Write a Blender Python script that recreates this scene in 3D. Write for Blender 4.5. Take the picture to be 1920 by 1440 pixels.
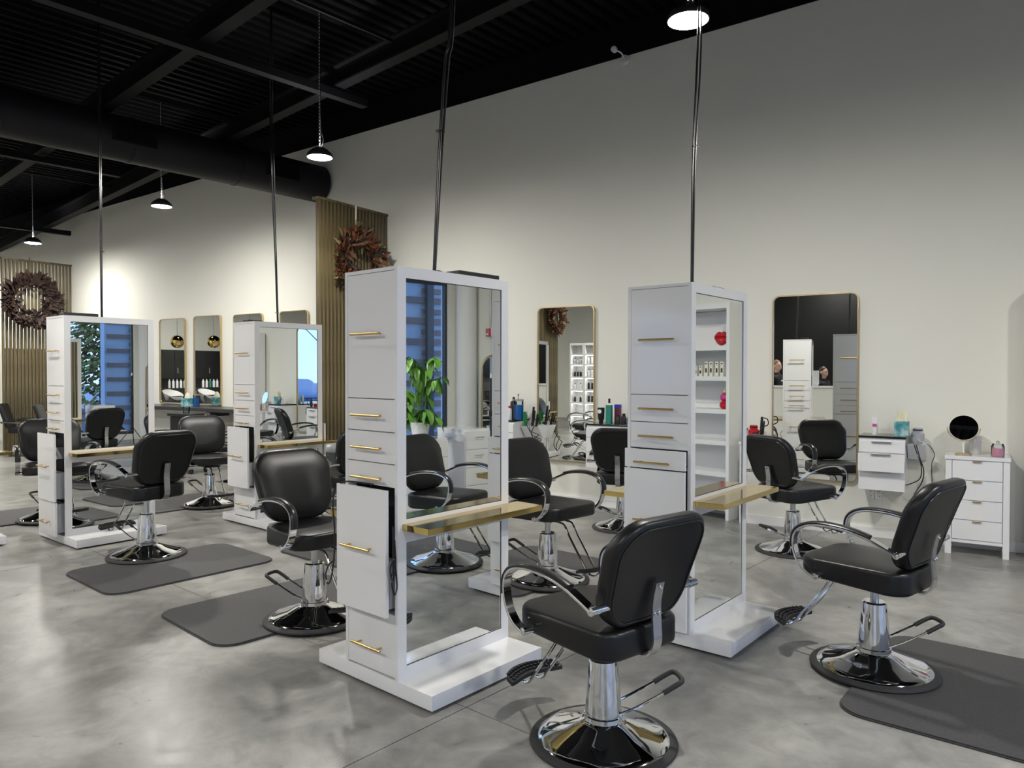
import bpy, bmesh, math, random
from mathutils import Vector, Matrix
R = math.radians
PI = math.pi
random.seed(7)
S = bpy.context.scene
for o in list(bpy.data.objects):
    bpy.data.objects.remove(o)
COL = S.collection

# ------------------------------------------------------------------ camera, world, exposure
cam_d = bpy.data.cameras.new('camera')
cam_d.sensor_width = 36.0
cam_d.lens = 1376.3 / 1920 * 36.0
cam_d.clip_start = 0.05
cam_d.clip_end = 300
cam = bpy.data.objects.new('camera', cam_d)
COL.objects.link(cam)
cam.matrix_world = (Matrix.Translation((0, 0, 1.5)) @ Matrix.Rotation(0.5704, 4, 'Z') @
                    Matrix.Rotation(PI / 2 - 0.0167, 4, 'X') @ Matrix.Rotation(0.0008, 4, 'Z'))
S.camera = cam

S.view_settings.view_transform = 'Standard'
S.view_settings.look = 'None'
S.view_settings.gamma = 1.0
S.view_settings.use_curve_mapping = False
S.view_settings.exposure = 0.0

W = bpy.data.worlds.new('sky')
S.world = W
W.use_nodes = True
wn = W.node_tree
wn.nodes.clear()
tcw = wn.nodes.new('ShaderNodeTexCoord')
sep = wn.nodes.new('ShaderNodeSeparateXYZ')
skyr = wn.nodes.new('ShaderNodeValToRGB')          # clear winter sky: pale at the horizon, bluer above
skyr.color_ramp.elements[0].position = 0.0
skyr.color_ramp.elements[0].color = (.52, .68, 1.0, 1)
skyr.color_ramp.elements[1].position = .7
skyr.color_ramp.elements[1].color = (.24, .42, .95, 1)
bg = wn.nodes.new('ShaderNodeBackground')
bg.inputs['Strength'].default_value = 2.3
wn.links.new(tcw.outputs['Generated'], sep.inputs[0])
wn.links.new(sep.outputs['Z'], skyr.inputs[0])
wn.links.new(skyr.outputs[0], bg.inputs[0])
wo = wn.nodes.new('ShaderNodeOutputWorld')
wn.links.new(bg.outputs[0], wo.inputs[0])

LAMP_E = 620.0      # diffuser emission of the ceiling lamps
FX, WY, BX, FY = 3.65, 7.39, -20.0, -6.5   # right wall, main wall, far wall, wall behind the camera

def portal(loc, rot, sx, sy):
    l = bpy.data.lights.new('window_portal', 'AREA')
    l.shape = 'RECTANGLE'; l.size = sx; l.size_y = sy
    l.cycles.is_portal = True
    o = bpy.data.objects.new('window_portal', l)
    o.location = loc; o.rotation_euler = rot
    COL.objects.link(o)
portal((FX + .12, 0.8, 1.5), (0, R(90), 0), 2.7, 12.4)
portal((1.7, FY - .12, 1.5), (R(90), 0, 0), 3.0, 2.7)
portal((-8.75, FY - .12, 1.5), (R(90), 0, 0), 2.5, 2.7)

# ------------------------------------------------------------------ materials
MATS = {}
def mat(name, col=(.8, .8, .8), rough=.5, metal=0.0, coat=0.0, emit=None, es=0.0, spec=None, trans=0.0, ior=None, alpha=None):
    m = bpy.data.materials.new(name); m.use_nodes = True
    b = m.node_tree.nodes['Principled BSDF']
    b.inputs['Base Color'].default_value = (*col, 1)
    b.inputs['Roughness'].default_value = rough
    b.inputs['Metallic'].default_value = metal
    if coat: b.inputs['Coat Weight'].default_value = coat; b.inputs['Coat Roughness'].default_value = .03
    if emit: b.inputs['Emission Color'].default_value = (*emit, 1); b.inputs['Emission Strength'].default_value = es
    if spec is not None: b.inputs['Specular IOR Level'].default_value = spec
    if trans: b.inputs['Transmission Weight'].default_value = trans
    if ior: b.inputs['IOR'].default_value = ior
    MATS[name] = m
    return m
def noisy(m, scale, c1, c2, stretch=(1, 1, 1), detail=4, rough=None, bump=0.0, rot=0.0, lo=.35, hi=.65, dist=0.0):
    nt = m.node_tree; b = nt.nodes['Principled BSDF']
    tc = nt.nodes.new('ShaderNodeTexCoord'); mp = nt.nodes.new('ShaderNodeMapping')
    mp.inputs['Scale'].default_value = stretch; mp.inputs['Rotation'].default_value = (0, 0, rot)
    n = nt.nodes.new('ShaderNodeTexNoise'); n.inputs['Scale'].default_value = scale
    n.inputs['Detail'].default_value = detail; n.inputs['Distortion'].default_value = dist
    r = nt.nodes.new('ShaderNodeValToRGB')
    r.color_ramp.elements[0].position = lo; r.color_ramp.elements[1].position = hi
    r.color_ramp.elements[0].color = (*c1, 1); r.color_ramp.elements[1].color = (*c2, 1)
    nt.links.new(tc.outputs['Object'], mp.inputs[0]); nt.links.new(mp.outputs[0], n.inputs[0])
    nt.links.new(n.outputs['Fac'], r.inputs[0]); nt.links.new(r.outputs[0], b.inputs['Base Color'])
    if rough:
        k = nt.nodes.new('ShaderNodeMapRange')
        k.inputs[3].default_value = rough[0]; k.inputs[4].default_value = rough[1]
        nt.links.new(n.outputs['Fac'], k.inputs[0]); nt.links.new(k.outputs[0], b.inputs['Roughness'])
    if bump:
        u = nt.nodes.new('ShaderNodeBump'); u.inputs['Strength'].default_value = bump; u.inputs['Distance'].default_value = .01
        nt.links.new(n.outputs['Fac'], u.inputs['Height']); nt.links.new(u.outputs[0], b.inputs['Normal'])
    return m

wall_m = mat('wall_paint', (.78, .775, .715), .75)
white_trim = mat('white_trim_paint', (.80, .80, .80), .4)
roof_m = mat('black_ceiling_paint', (.0035, .0038, .005), .7, spec=.12)
beam_m = mat('dark_grey_paint', (.0058, .0062, .0078), .6, spec=.12)
rib_m = mat('deck_rib_paint', (.0022, .0024, .0032), .7, spec=.06)
duct_m = mat('duct_paint', (.011, .011, .014), .5, spec=.2)
blackwall_m = mat('black_wall_paint', (.004, .004, .0045), .6, spec=.2)
lacquer = mat('white_gloss_lacquer', (.80, .80, .815), .16, coat=.5)
core_m = mat('black_void', (.008, .008, .009), .6)
seam_m = mat('grey_drawer_box', (.42, .43, .45), .35)
mirror_m = mat('mirror_glass', (.90, .92, .90), .0, 1.0)
gold_m = mat('brushed_gold', (.60, .42, .17), .28, 1.0)
shelf_m = mat('gold_shelf_foil', (.62, .47, .18), .12, 1.0)
brass_m = mat('pale_brass_frame', (.66, .52, .30), .3, 1.0)
chrome = mat('chrome', (.80, .81, .83), .05, 1.0)
steel = mat('satin_steel', (.60, .60, .61), .28, 1.0)
vinyl = mat('black_vinyl', (.007, .007, .008), .36, spec=.42)
noisy(vinyl, 260, (.006, .006, .007), (.009, .009, .010), bump=.04)
armpad = mat('black_arm_pad', (.018, .018, .02), .3)
rubber = mat('black_rubber', (.018, .018, .019), .62)
mat_m = mat('anti_fatigue_mat', (.045, .044, .046), .62)
noisy(mat_m, 90, (.038, .037, .040), (.055, .053, .055), bump=.15)
plastic = mat('black_plastic', (.012, .012, .013), .35)
cable_m = mat('black_cable', (.012, .012, .014), .22)
slat_m = mat('olive_stained_wood', (.22, .17, .09), .5)
noisy(slat_m, 4, (.075, .056, .024), (.165, .130, .062), stretch=(6, 6, .5), detail=6)
slat_d = mat('gap_shade_and_print', (.045, .034, .016), .6)  # shade of the slat gaps put into rear slat colour; also carton print
counter_m = mat('charcoal_counter', (.045, .045, .048), .3)
grey_bin = mat('grey_plastic', (.10, .105, .11), .45)
concrete = mat('polished_concrete', (.3, .3, .3), .25, spec=.45)
fin = mat('dark_lamp_housing', (.03, .03, .035), .4, .5)
diffuser = mat('lamp_diffuser', (1, 1, 1), .5, emit=(1.0, .97, .90), es=LAMP_E)
led_m = mat('shelf_led', (1, 1, 1), .5, emit=(1, 1, .97), es=14)
strip_m = mat('warm_light_strip', (1, 1, 1), .5, emit=(1.0, .72, .36), es=6)
ceramic = mat('white_ceramic', (.75, .75, .76), .1, coat=.5)
red_m = mat('red_gloss_plastic', (.50, .012, .02), .2, coat=.4)
pink_m = mat('pink_wax', (.90, .42, .52), .3)
blue_m = mat('blue_liquid', (.015, .22, .68), .08, coat=.6)
blue2_m = mat('deep_blue_plastic', (.015, .02, .42), .2)
green_m = mat('green_plastic', (.01, .19, .05), .35)
teal_m = mat('teal_box', (.02, .22, .17), .35)
tissue_m = mat('tissue_print', (.1, .4, .42), .6)
noisy(tissue_m, 14, (.03, .24, .29), (.42, .62, .62), detail=5, lo=.4, hi=.6)
paper_m = mat('tissue_paper', (.82, .78, .60), .8)
maroon = mat('maroon_plastic', (.13, .01, .04), .35)
white_pl = mat('white_plastic', (.78, .78, .78), .3)
silver_pl = mat('silver_plastic', (.55, .55, .58), .25, .5)
magenta = mat('magenta_print', (.55, .08, .30), .4)
amber = mat('amber_liquid', (.25, .10, .04), .2)
ivory = mat('ivory_carton', (.74, .72, .62), .55)
leaf_g = mat('green_leaf', (.10, .25, .035), .4)
trunk_m = mat('bark', (.17, .13, .10), .9)
foil_m = mat('gold_mirror_ball', (.80, .58, .22), .06, 1.0)
kraft = mat('kraft_paper', (.42, .27, .13), .8)
snow_m = mat('snow', (.42, .42, .43), .8)
asphalt = mat('asphalt', (.10, .10, .105), .9)
clad_m = mat('blue_cladding', (.52, .62, .74), .7)
board_m = mat('brown_boards', (.26, .19, .16), .7)
frame_dk = mat('dark_window_frame', (.035, .045, .055), .4)
carblue = mat('blue_car_paint', (.05, .11, .24), .2, coat=.8)
conifer = mat('conifer_foliage', (.20, .22, .05), .9)
skin_m = mat('skin', (.55, .33, .25), .5)
hair_b = mat('blonde_hair', (.24, .14, .065), .6)
hair_d = mat('dark_hair', (.02, .014, .012), .5)
cloth_b = mat('black_cloth', (.010, .010, .012), .8)
eye_m = mat('eye_dark', (.02, .015, .012), .3)
lip_m = mat('lip_colour', (.40, .12, .11), .4)
leafm = [mat('wreath_leaf_rust', (.21, .060, .020), .6), mat('wreath_leaf_brown', (.10, .038, .018), .6),
         mat('wreath_leaf_olive', (.24, .22, .09), .6), mat('wreath_leaf_dark', (.026, .012, .009), .7), mat('wreath_leaf_deep_brown', (.045, .02, .013), .7)]

def glassy(name, col, refl=.08):
    m = bpy.data.materials.new(name); m.use_nodes = True; nt = m.node_tree; nt.nodes.clear()
    t = nt.nodes.new('ShaderNodeBsdfTransparent'); t.inputs[0].default_value = (*col, 1)
    g = nt.nodes.new('ShaderNodeBsdfGlossy'); g.inputs['Roughness'].default_value = .02
    x = nt.nodes.new('ShaderNodeMixShader'); f = nt.nodes.new('ShaderNodeFresnel'); f.inputs[0].default_value = 1.45
    o = nt.nodes.new('ShaderNodeOutputMaterial')
    nt.links.new(f.outputs[0], x.inputs[0]); nt.links.new(t.outputs[0], x.inputs[1]); nt.links.new(g.outputs[0], x.inputs[2])
    nt.links.new(x.outputs[0], o.inputs[0]); MATS[name] = m
    return m
pane_m = glassy('window_glass', (.86, .92, .96))
jar_m = glassy('clear_jar_glass', (.86, .90, .92))

# concrete: two noises multiplied, plus roughness variation
def build_concrete():
    nt = concrete.node_tree; b = nt.nodes['Principled BSDF']
    tc = nt.nodes.new('ShaderNodeTexCoord')
    def noise(sc, det, dist, rough=.5):
        n = nt.nodes.new('ShaderNodeTexNoise'); n.inputs['Scale'].default_value = sc; n.inputs['Detail'].default_value = det
        n.inputs['Distortion'].default_value = dist; n.inputs['Roughness'].default_value = rough
        nt.links.new(tc.outputs['Object'], n.inputs[0]); return n
    a = noise(1.3, 8, .7, .62); c = noise(6.5, 9, .9, .62); d = noise(60, 4, 0)
    ra = nt.nodes.new('ShaderNodeValToRGB'); ra.color_ramp.interpolation = 'EASE'; ra.color_ramp.elements[0].position = .28; ra.color_ramp.elements[1].position = .72
    ra.color_ramp.elements[0].color = (.19, .188, .178, 1); ra.color_ramp.elements[1].color = (.40, .395, .372, 1)
    rc = nt.nodes.new('ShaderNodeValToRGB'); rc.color_ramp.interpolation = 'EASE'; rc.color_ramp.elements[0].position = .22; rc.color_ramp.elements[1].position = .78
    rc.color_ramp.elements[0].color = (.55, .55, .55, 1); rc.color_ramp.elements[1].color = (1, 1, 1, 1)
    mx = nt.nodes.new('ShaderNodeMixRGB'); mx.blend_type = 'MULTIPLY'; mx.inputs[0].default_value = .8
    nt.links.new(a.outputs['Fac'], ra.inputs[0]); nt.links.new(c.outputs['Fac'], rc.inputs[0])
    nt.links.new(ra.outputs[0], mx.inputs[1]); nt.links.new(rc.outputs[0], mx.inputs[2])
    nt.links.new(mx.outputs[0], b.inputs['Base Color'])
    k = nt.nodes.new('ShaderNodeMapRange'); k.inputs[1].default_value = .1; k.inputs[2].default_value = .9
    k.inputs[3].default_value = .22; k.inputs[4].default_value = .42
    nt.links.new(c.outputs['Fac'], k.inputs[0]); nt.links.new(k.outputs[0], b.inputs['Roughness'])
    u = nt.nodes.new('ShaderNodeBump'); u.inputs['Strength'].default_value = .04; u.inputs['Distance'].default_value = .005
    nt.links.new(d.outputs['Fac'], u.inputs['Height']); nt.links.new(u.outputs[0], b.inputs['Normal'])
build_concrete()

# ------------------------------------------------------------------ mesh helpers
def obj(name, bm, m, parent=None, smooth=False, loc=None, rotz=None, label=None):
    me = bpy.data.meshes.new(name); bm.normal_update()
    if smooth:
        for f in bm.faces: f.smooth = True
        if smooth != 'all':
            for e in bm.edges:
                if len(e.link_faces) == 2 and e.calc_face_angle(0) > R(38): e.smooth = False
    bm.to_mesh(me); bm.free()
    me.materials.append(m)
    o = bpy.data.objects.new(name, me); COL.objects.link(o)
    if parent: o.parent = parent
    if loc: o.location = loc
    if rotz is not None: o.rotation_euler = (0, 0, rotz)
    if label: o['label'] = label
    return o
def tag(o, label, cat, group=None, kind=None):
    o['label'] = label; o['category'] = cat
    if group: o['group'] = group
    if kind: o['kind'] = kind
    return o
def struct(o, label=None):
    o['kind'] = 'structure'
    o['label'] = label or o.name.split('.')[0].replace('_', ' ') + ' of the salon'
    return o
def thing(name, label, cat, loc=(0, 0, 0), rotz=0, group=None):
    o = bpy.data.objects.new(name, None); o.empty_display_size = .1; COL.objects.link(o)
    o.location = loc; o.rotation_euler = (0, 0, rotz)
    return tag(o, label, cat, group)
def copy_tree(o, parent=None):
    c = o.copy(); COL.objects.link(c)
    if parent: c.parent = parent
    for ch in list(o.children): copy_tree(ch, c)
    return c
def B(): return bmesh.new()
def box(bm, x0, x1, y0, y1, z0, z1, bev=0):
    vs = [bm.verts.new((x, y, z)) for x in (x0, x1) for y in (y0, y1) for z in (z0, z1)]
    F = [(0, 1, 3, 2), (4, 6, 7, 5), (0, 4, 5, 1), (2, 3, 7, 6), (0, 2, 6, 4), (1, 5, 7, 3)]
    fs = [bm.faces.new([vs[i] for i in f]) for f in F]
    if bev:
        es = set()
        for f in fs: es.update(f.edges)
        bmesh.ops.bevel(bm, geom=list(es), offset=bev, segments=2, affect='EDGES', profile=.7)
    return bm
def cbox(cx, cy, cz, sx, sy, sz, bev=0):
    return box(B(), cx - sx / 2, cx + sx / 2, cy - sy / 2, cy + sy / 2, cz - sz / 2, cz + sz / 2, bev)
def lathe(bm, prof, n=24, c=(0, 0, 0), close=True, fn=None, ax='Z'):
    rings = []
    for k, (r, z) in enumerate(prof):
        ring = []
        for i in range(n):
            a = 2 * PI * i / n
            rr = r * (fn(k, a) if fn else 1)
            p = (rr * math.cos(a), rr * math.sin(a), z)
            if ax == 'Y': p = (p[0], p[2], p[1])
            if ax == 'X': p = (p[2], p[0], p[1])
            ring.append(bm.verts.new((c[0] + p[0], c[1] + p[1], c[2] + p[2])))
        rings.append(ring)
    for a, b in zip(rings, rings[1:]):
        for i in range(n):
            j = (i + 1) % n
            bm.faces.new((a[i], a[j], b[j], b[i]))
    if close:
        bm.faces.new(rings[0][::-1]); bm.faces.new(rings[-1])
    bmesh.ops.recalc_face_normals(bm, faces=bm.faces)
    return bm
def cat(pts, n=6, closed=False):
    P = [Vector(p) for p in pts]; out = []
    m = len(P); rng = range(m) if closed else range(m - 1)
    for i in rng:
        p0 = P[(i - 1) % m] if closed or i > 0 else P[0] * 2 - P[1]
        p1 = P[i]; p2 = P[(i + 1) % m]
        p3 = P[(i + 2) % m] if closed or i + 2 < m else P[-1] * 2 - P[-2]
        for k in range(n):
            t = k / n
            out.append(.5 * ((2 * p1) + (p2 - p0) * t + (2 * p0 - 5 * p1 + 4 * p2 - p3) * t * t + (3 * p1 - p0 - 3 * p2 + p3) * t ** 3))
    if not closed: out.append(P[-1])
    return out
def tube(bm, pts, r, n=8, closed=False, side=None, sect=None, rfn=None):
    """sweep a circle (or section list of (a,b)) along pts; side = fixed lateral vector"""
    P = [Vector(p) for p in pts]; m = len(P); rings = []; prev = None
    for i in range(m):
        if closed: t = (P[(i + 1) % m] - P[i - 1]).normalized()
        else: t = (P[min(i + 1, m - 1)] - P[max(i - 1, 0)]).normalized()
        if side is not None: s = Vector(side)
        elif prev is None:
            s = t.cross(Vector((0, 0, 1)))
            if s.length < .05: s = t.cross(Vector((1, 0, 0)))
        else: s = prev - t * prev.dot(t)
        s.normalize(); prev = s.copy(); u = s.cross(t).normalized()
        rr = r * (rfn(i / (m - 1)) if rfn else 1)
        sec = sect or [(rr * math.cos(2 * PI * k / n), rr * math.sin(2 * PI * k / n)) for k in range(n)]
        rings.append([bm.verts.new(P[i] + s * a + u * b) for a, b in sec])
    k = len(rings[0])
    for i in range(m if closed else m - 1):
        a, b = rings[i], rings[(i + 1) % m]
        for j in range(k):
            bm.faces.new((a[j], a[(j + 1) % k], b[(j + 1) % k], b[j]))
    if not closed:
        bm.faces.new(rings[0][::-1]); bm.faces.new(rings[-1])
    bmesh.ops.recalc_face_normals(bm, faces=bm.faces)
    return bm
def rrect(hw, hh, r, n=6):
    r = max(min(r, hw, hh), .0005); pts = []
    for cx, cy, a0 in ((hw - r, hh - r, 0), (-hw + r, hh - r, 90), (-hw + r, -hh + r, 180), (hw - r, -hh + r, 270)):
        for k in range(n + 1):
            a = R(a0 + 90 * k / n); pts.append((cx + r * math.cos(a), cy + r * math.sin(a)))
    return pts
def pad(hw, hh, r, th, er, dome=.01, n=7):
    """cushion: rounded rectangle in local (a,b), thickness along c from 0..th, rounded edges"""
    bm = B(); prof = []
    K = 4
    for k in range(K + 1):
        a = PI / 2 * k / K; prof.append((er * (1 - math.sin(a)), er * (1 - math.cos(a))))
    loops = [(.55 * min(hw, hh), 0)] + [(.25 * min(hw, hh), 0)] + prof
    top = [(i, th - c) for i, c in prof[::-1]] + [(.25 * min(hw, hh), th + dome * .8), (.55 * min(hw, hh), th + dome)]
    allp = loops + top; rings = []
    for ins, c in allp:
        rings.append([bm.verts.new((a, b, c)) for a, b in rrect(hw - ins, hh - ins, r - ins * .6, n)])
    for p, q in zip(rings, rings[1:]):
        k = len(p)
        for j in range(k): bm.faces.new((p[j], p[(j + 1) % k], q[(j + 1) % k], q[j]))
    bm.faces.new(rings[0][::-1]); bm.faces.new(rings[-1])
    bmesh.ops.recalc_face_normals(bm, faces=bm.faces)
    return bm
def deform(bm, f):
    for v in bm.verts: v.co = Vector(f(v.co.x, v.co.y, v.co.z))
    bmesh.ops.recalc_face_normals(bm, faces=bm.faces)
    return bm
def extrude_poly(pts, z0, z1, bm=None):
    bm = bm or B()
    a = [bm.verts.new((x, y, z0)) for x, y in pts]; b = [bm.verts.new((x, y, z1)) for x, y in pts]
    k = len(pts)
    for j in range(k): bm.faces.new((a[j], a[(j + 1) % k], b[(j + 1) % k], b[j]))
    bm.faces.new(a[::-1]); bm.faces.new(b)
    bmesh.ops.recalc_face_normals(bm, faces=bm.faces)
    return bm
def roofz(x): return 5.031 + .0363 * x + UP
UP = .38
AL = R(-8.2)          # the building grid (floor joints, beams, stations) is turned against the painted wall
ca, sa = math.cos(AL), math.sin(AL)
def grid(u, v, o=(-1.93, 2.63)): return (o[0] + u * ca - v * sa, o[1] + u * sa + v * ca)

# ------------------------------------------------------------------ room shell
def wallbox(name, *a, m=wall_m):
    return struct(obj(name, box(B(), *a), m))
wb = B()
wx0, wx1 = BX - .2, FX + .2
zt = lambda x: roofz(x) - UP
v = [wb.verts.new(p) for p in ((wx0, WY, -.02), (wx1, WY, -.02), (wx1, WY, zt(wx1)), (wx0, WY, zt(wx0)), (wx0, WY + .2, -.02), (wx1, WY + .2, -.02), (wx1, WY + .2, zt(wx1)), (wx0, WY + .2, zt(wx0)))]
for f in ((0, 1, 2, 3), (4, 7, 6, 5), (0, 4, 5, 1), (3, 2, 6, 7), (0, 3, 7, 4), (1, 5, 6, 2)): wb.faces.new([v[i] for i in f])
struct(obj('wall_back', wb, wall_m), 'tall cream painted wall carrying the framed mirrors')
tb_ = B()
v = [tb_.verts.new(p) for y in (WY - .012, WY + .2) for p in ((wx0, y, zt(wx0)), (wx1, y, zt(wx1)), (wx1, y, 5.75), (wx0, y, 5.75))]
for f in ((0, 1, 2, 3), (4, 7, 6, 5), (0, 4, 5, 1), (3, 2, 6, 7), (0, 3, 7, 4), (1, 5, 6, 2)): tb_.faces.new([v[i] for i in f])
bmesh.ops.recalc_face_normals(tb_, faces=tb_.faces)
struct(obj('trim_2', tb_, roof_m), 'black painted band between the cream wall and the roof deck')
wallbox('wall_left', BX - .2, BX, FY, WY, -.02, 5.6)
# wall behind the camera with two openings
fw = B()
for x0, x1, z0, z1 in ((BX, -10, -.02, 5.6), (-10, -7.5, 2.85, 5.6), (-10, -7.5, -.02, .15), (-7.5, .2, -.02, 5.6), (.2, 3.2, 2.85, 5.6), (.2, 3.2, -.02, .15), (3.2, FX + .2, -.02, 5.6)):
    box(fw, x0, x1, FY - .2, FY, z0, z1)
struct(obj('wall_front', fw, wall_m))
rw = B()
for y0, y1, z0, z1 in ((FY, -5.4, -.02, 5.6), (-5.4, 7.03, 2.85, 5.6), (-5.4, 7.03, -.02, .12), (7.03, WY, -.02, 5.6)):
    box(rw, FX, FX + .2, y0, y1, z0, z1)
struct(obj('wall_right', rw, wall_m))
# floor: concrete slabs cut by saw joints
fl = struct(obj('floor', box(B(), BX - .2, FX + .2, FY - .2, WY + .2, -.2, -.012), core_m), 'mottled grey polished concrete floor with saw cut joints')
SP = 4.2
def clip(poly, n, d):
    out = []
    for i in range(len(poly)):
        p, q = poly[i], poly[(i + 1) % len(poly)]
        a = p[0] * n[0] + p[1] * n[1] - d; b = q[0] * n[0] + q[1] * n[1] - d
        if a <= 0: out.append(p)
        if a * b < 0:
            t = a / (a - b); out.append((p[0] + (q[0] - p[0]) * t, p[1] + (q[1] - p[1]) * t))
    return out
for i in range(-6, 4):
    for j in range(-4, 4):
        g = .0025
        poly = [grid(i * SP + g, j * SP + g), grid((i + 1) * SP - g, j * SP + g), grid((i + 1) * SP - g, (j + 1) * SP - g), grid(i * SP + g, (j + 1) * SP - g)]
        for n, d in (((1, 0), FX + .2), ((-1, 0), -BX + .2), ((0, 1), WY), ((0, -1), -FY + .2)):
            poly = clip(poly, n, d)
            if len(poly) < 3: break
        if len(poly) >= 3:
            obj('slab', extrude_poly(poly, -.02, 0), concrete, fl)
# sloping black roof deck
rb = B()
for x0, x1 in ((BX - .2, FX + .2),):
    pts = [(x0, FY - .2, roofz(x0)), (x1, FY - .2, roofz(x1)), (x1, WY + .2, roofz(x1)), (x0, WY + .2, roofz(x0))]
    a = [rb.verts.new(p) for p in pts]; b = [rb.verts.new((p[0], p[1], p[2] + .15)) for p in pts]
    rb.faces.new(a); rb.faces.new(b[::-1])
    for k in range(4): rb.faces.new((a[k], b[k], b[(k + 1) % 4], a[(k + 1) % 4]))
    bmesh.ops.recalc_face_normals(rb, faces=rb.faces)
ceil = struct(obj('ceiling', rb, roof_m), 'black metal deck ceiling with beams')
# deck ribs (joined)
db = B()
k = -19.6
while k < 3.4:
    # rib along +Y turned with the grid
    for (y0, y1) in ((FY, WY),):
        x0 = k + (y0 - 0) * -math.tan(AL); x1 = k + (y1 - 0) * -math.tan(AL)
        if min(x0, x1) > BX and max(x0, x1) < FX:
            w = .035
            vs = []
            for (xx, yy) in ((x0, y0), (x1, y1)):
                z = roofz(xx)
                vs.append([db.verts.new((xx - w, yy, z + .01)), db.verts.new((xx - w * .5, yy, z - .035)), db.verts.new((xx + w * .5, yy, z - .035)), db.verts.new((xx + w, yy, z + .01))])
            for q in range(3): db.faces.new((vs[0][q], vs[0][q + 1], vs[1][q + 1], vs[1][q]))
    k += .152
bmesh.ops.recalc_face_normals(db, faces=db.faces)
ribs = obj('deck_rib', db, rib_m, ceil); ribs['kind'] = 'stuff'
def gbeam(name, u0, u1, v0, drop, w, along='u', hgt=.22, m=beam_m, flange=True):
    """I-beam following the roof slope, in grid coordinates"""
    bm = B()
    secs = [(-w / 2, w / 2, -.02, 0), (-.012, .012, -hgt, -.02), (-w / 2, w / 2, -hgt - .02, -hgt)] if flange else [(-w / 2, w / 2, -hgt, 0)]
    for a0, a1, c0, c1 in secs:
        vs = []
        for t in (u0, u1):
            for a in (a0, a1):
                for c in (c0, c1):
                    p = grid(t, v0 + a) if along == 'u' else grid(v0 + a, t)
                    q = grid(t, v0) if along == 'u' else grid(v0, t)
                    vs.append(bm.verts.new((p[0], p[1], roofz(q[0]) - drop + c)))
        for f in ((0, 1, 3, 2), (4, 6, 7, 5), (0, 4, 5, 1), (2, 3, 7, 6), (0, 2, 6, 4), (1, 5, 7, 3)): bm.faces.new([vs[i] for i in f])
    bmesh.ops.recalc_face_normals(bm, faces=bm.faces)
    return obj(name, bm, m, ceil)
# beams along the room (v = distance across from grid origin)
for vv in (-4.8, -2.0, -.6, .93, 2.38):
    gbeam('roof_beam', -17.6, 5.2 if vv < 0 else 4.9, vv, UP + .10, .13, hgt=.20)
for uu in (-13.2, -8.7, -4.25, .2):
    gbeam('cross_beam', -8.0, 1.9 if uu == -8.7 else 2.75, uu, UP + .345, .10, along='v', hgt=.08, flange=False)
for uu, v0, v1 in ((-3.25, .9, 2.3), (-6.2, .9, 2.6), (-10.2, .9, 2.5)):
    gbeam('conduit', v0, v1, uu, UP + .16, .025, along='v', hgt=.03, flange=False)
# ventilation duct
ang = R(82.5)
def duct():
    root = thing('ventilation_duct', 'large dark round ventilation duct crossing under the black ceiling to the cream wall', 'duct', (-8.0, 7.385, 4.17), ang - PI / 2)
    L = 13.0
    bm = B(); prof = [(.255, 0)]
    s = 0
    while s < L - 1.3:
        prof += [(.255, s + 1.28), (.262, s + 1.285), (.262, s + 1.31), (.255, s + 1.315)]; s += 1.32
    prof.append((.255, L))
    lathe(bm, [(r, -z) for r, z in prof], 40, ax='Y')
    obj('duct_body', bm, duct_m, root, True)
    for d in (.75, 2.65, 4.6, 6.5):
        bm = B(); hw = .24
        g = obj('grille', box(B(), .235, .275, -d - hw, -d + hw, -.105, .085, .004), beam_m, root)
        bm = B()
        for q in range(16):
            y = -d - hw + .035 + q * .0265
            box(bm, .274, .285, y - .004, y + .004, -.085, .065)
        obj('grille_fin', bm, roof_m, g); 
duct()
# baseboards
bbm = B()
box(bbm, BX, FX, WY - .016, WY, 0, .088, .003)
struct(obj('baseboard_back', bbm, white_trim), 'white baseboard along the cream mirror wall')
struct(obj('baseboard_left', box(B(), BX, BX + .016, FY, WY, 0, .088), white_trim))

# windows of the right wall
def window(name, axis, c0, c1, fixed, nm, z0=.12, z1=2.85):
    fr = B(); w = .035
    def bb(bm, a0, a1, z0, z1, t=.06):
        if axis == 'Y': box(bm, fixed - t / 2, fixed + t / 2, a0, a1, z0, z1)
        else: box(bm, a0, a1, fixed - t / 2, fixed + t / 2, z0, z1)
    bb(fr, c0, c1, z0, z0 + .06); bb(fr, c0, c1, z1 - .09, z1)
    st = [c0 + (c1 - c0) * i / nm for i in range(nm + 1)]
    for i, s in enumerate(st):
        bb(fr, max(c0, s - w), min(c1, s + w), z0, z1, .075)
    root = struct(obj(name, fr, frame_dk), 'dark framed shop window')
    for i in range(nm):
        g = B(); bb(g, st[i] + w, st[i + 1] - w, z0 + .06, z1 - .09, .008)
        obj('pane', g, pane_m, root)
window('window_1', 'Y', -5.4, 7.03, FX + .08, 7)
window('window_2', 'X', .2, 3.2, FY - .08, 2)
window('window_3', 'X', -10, -7.5, FY - .08, 2)
# rounded white corner column beside the window
o = obj('corner_column', lathe(B(), [(.15, 0), (.15, 3.6)], 32), white_trim, None, True, (FX - .155, WY - .155, 0))
struct(o, 'round white column in the window corner')
# half wall, black wall, both behind the camera
hw_ = B(); box(hw_, -6.2, -1.2, -.72, -.60, 0, 1.19); struct(obj('wall_half', hw_, wall_m), 'low cream half wall of the reception')
struct(obj('trim_1', box(B(), -6.22, -1.18, -.76, -.56, 1.19, 1.225, .004), white_trim), 'white cap on the half wall')
struct(obj('wall_reception', box(B(), -5.2, -1.0, -2.45, -2.3, 0, 4.6), blackwall_m), 'black wall behind the reception')

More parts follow.
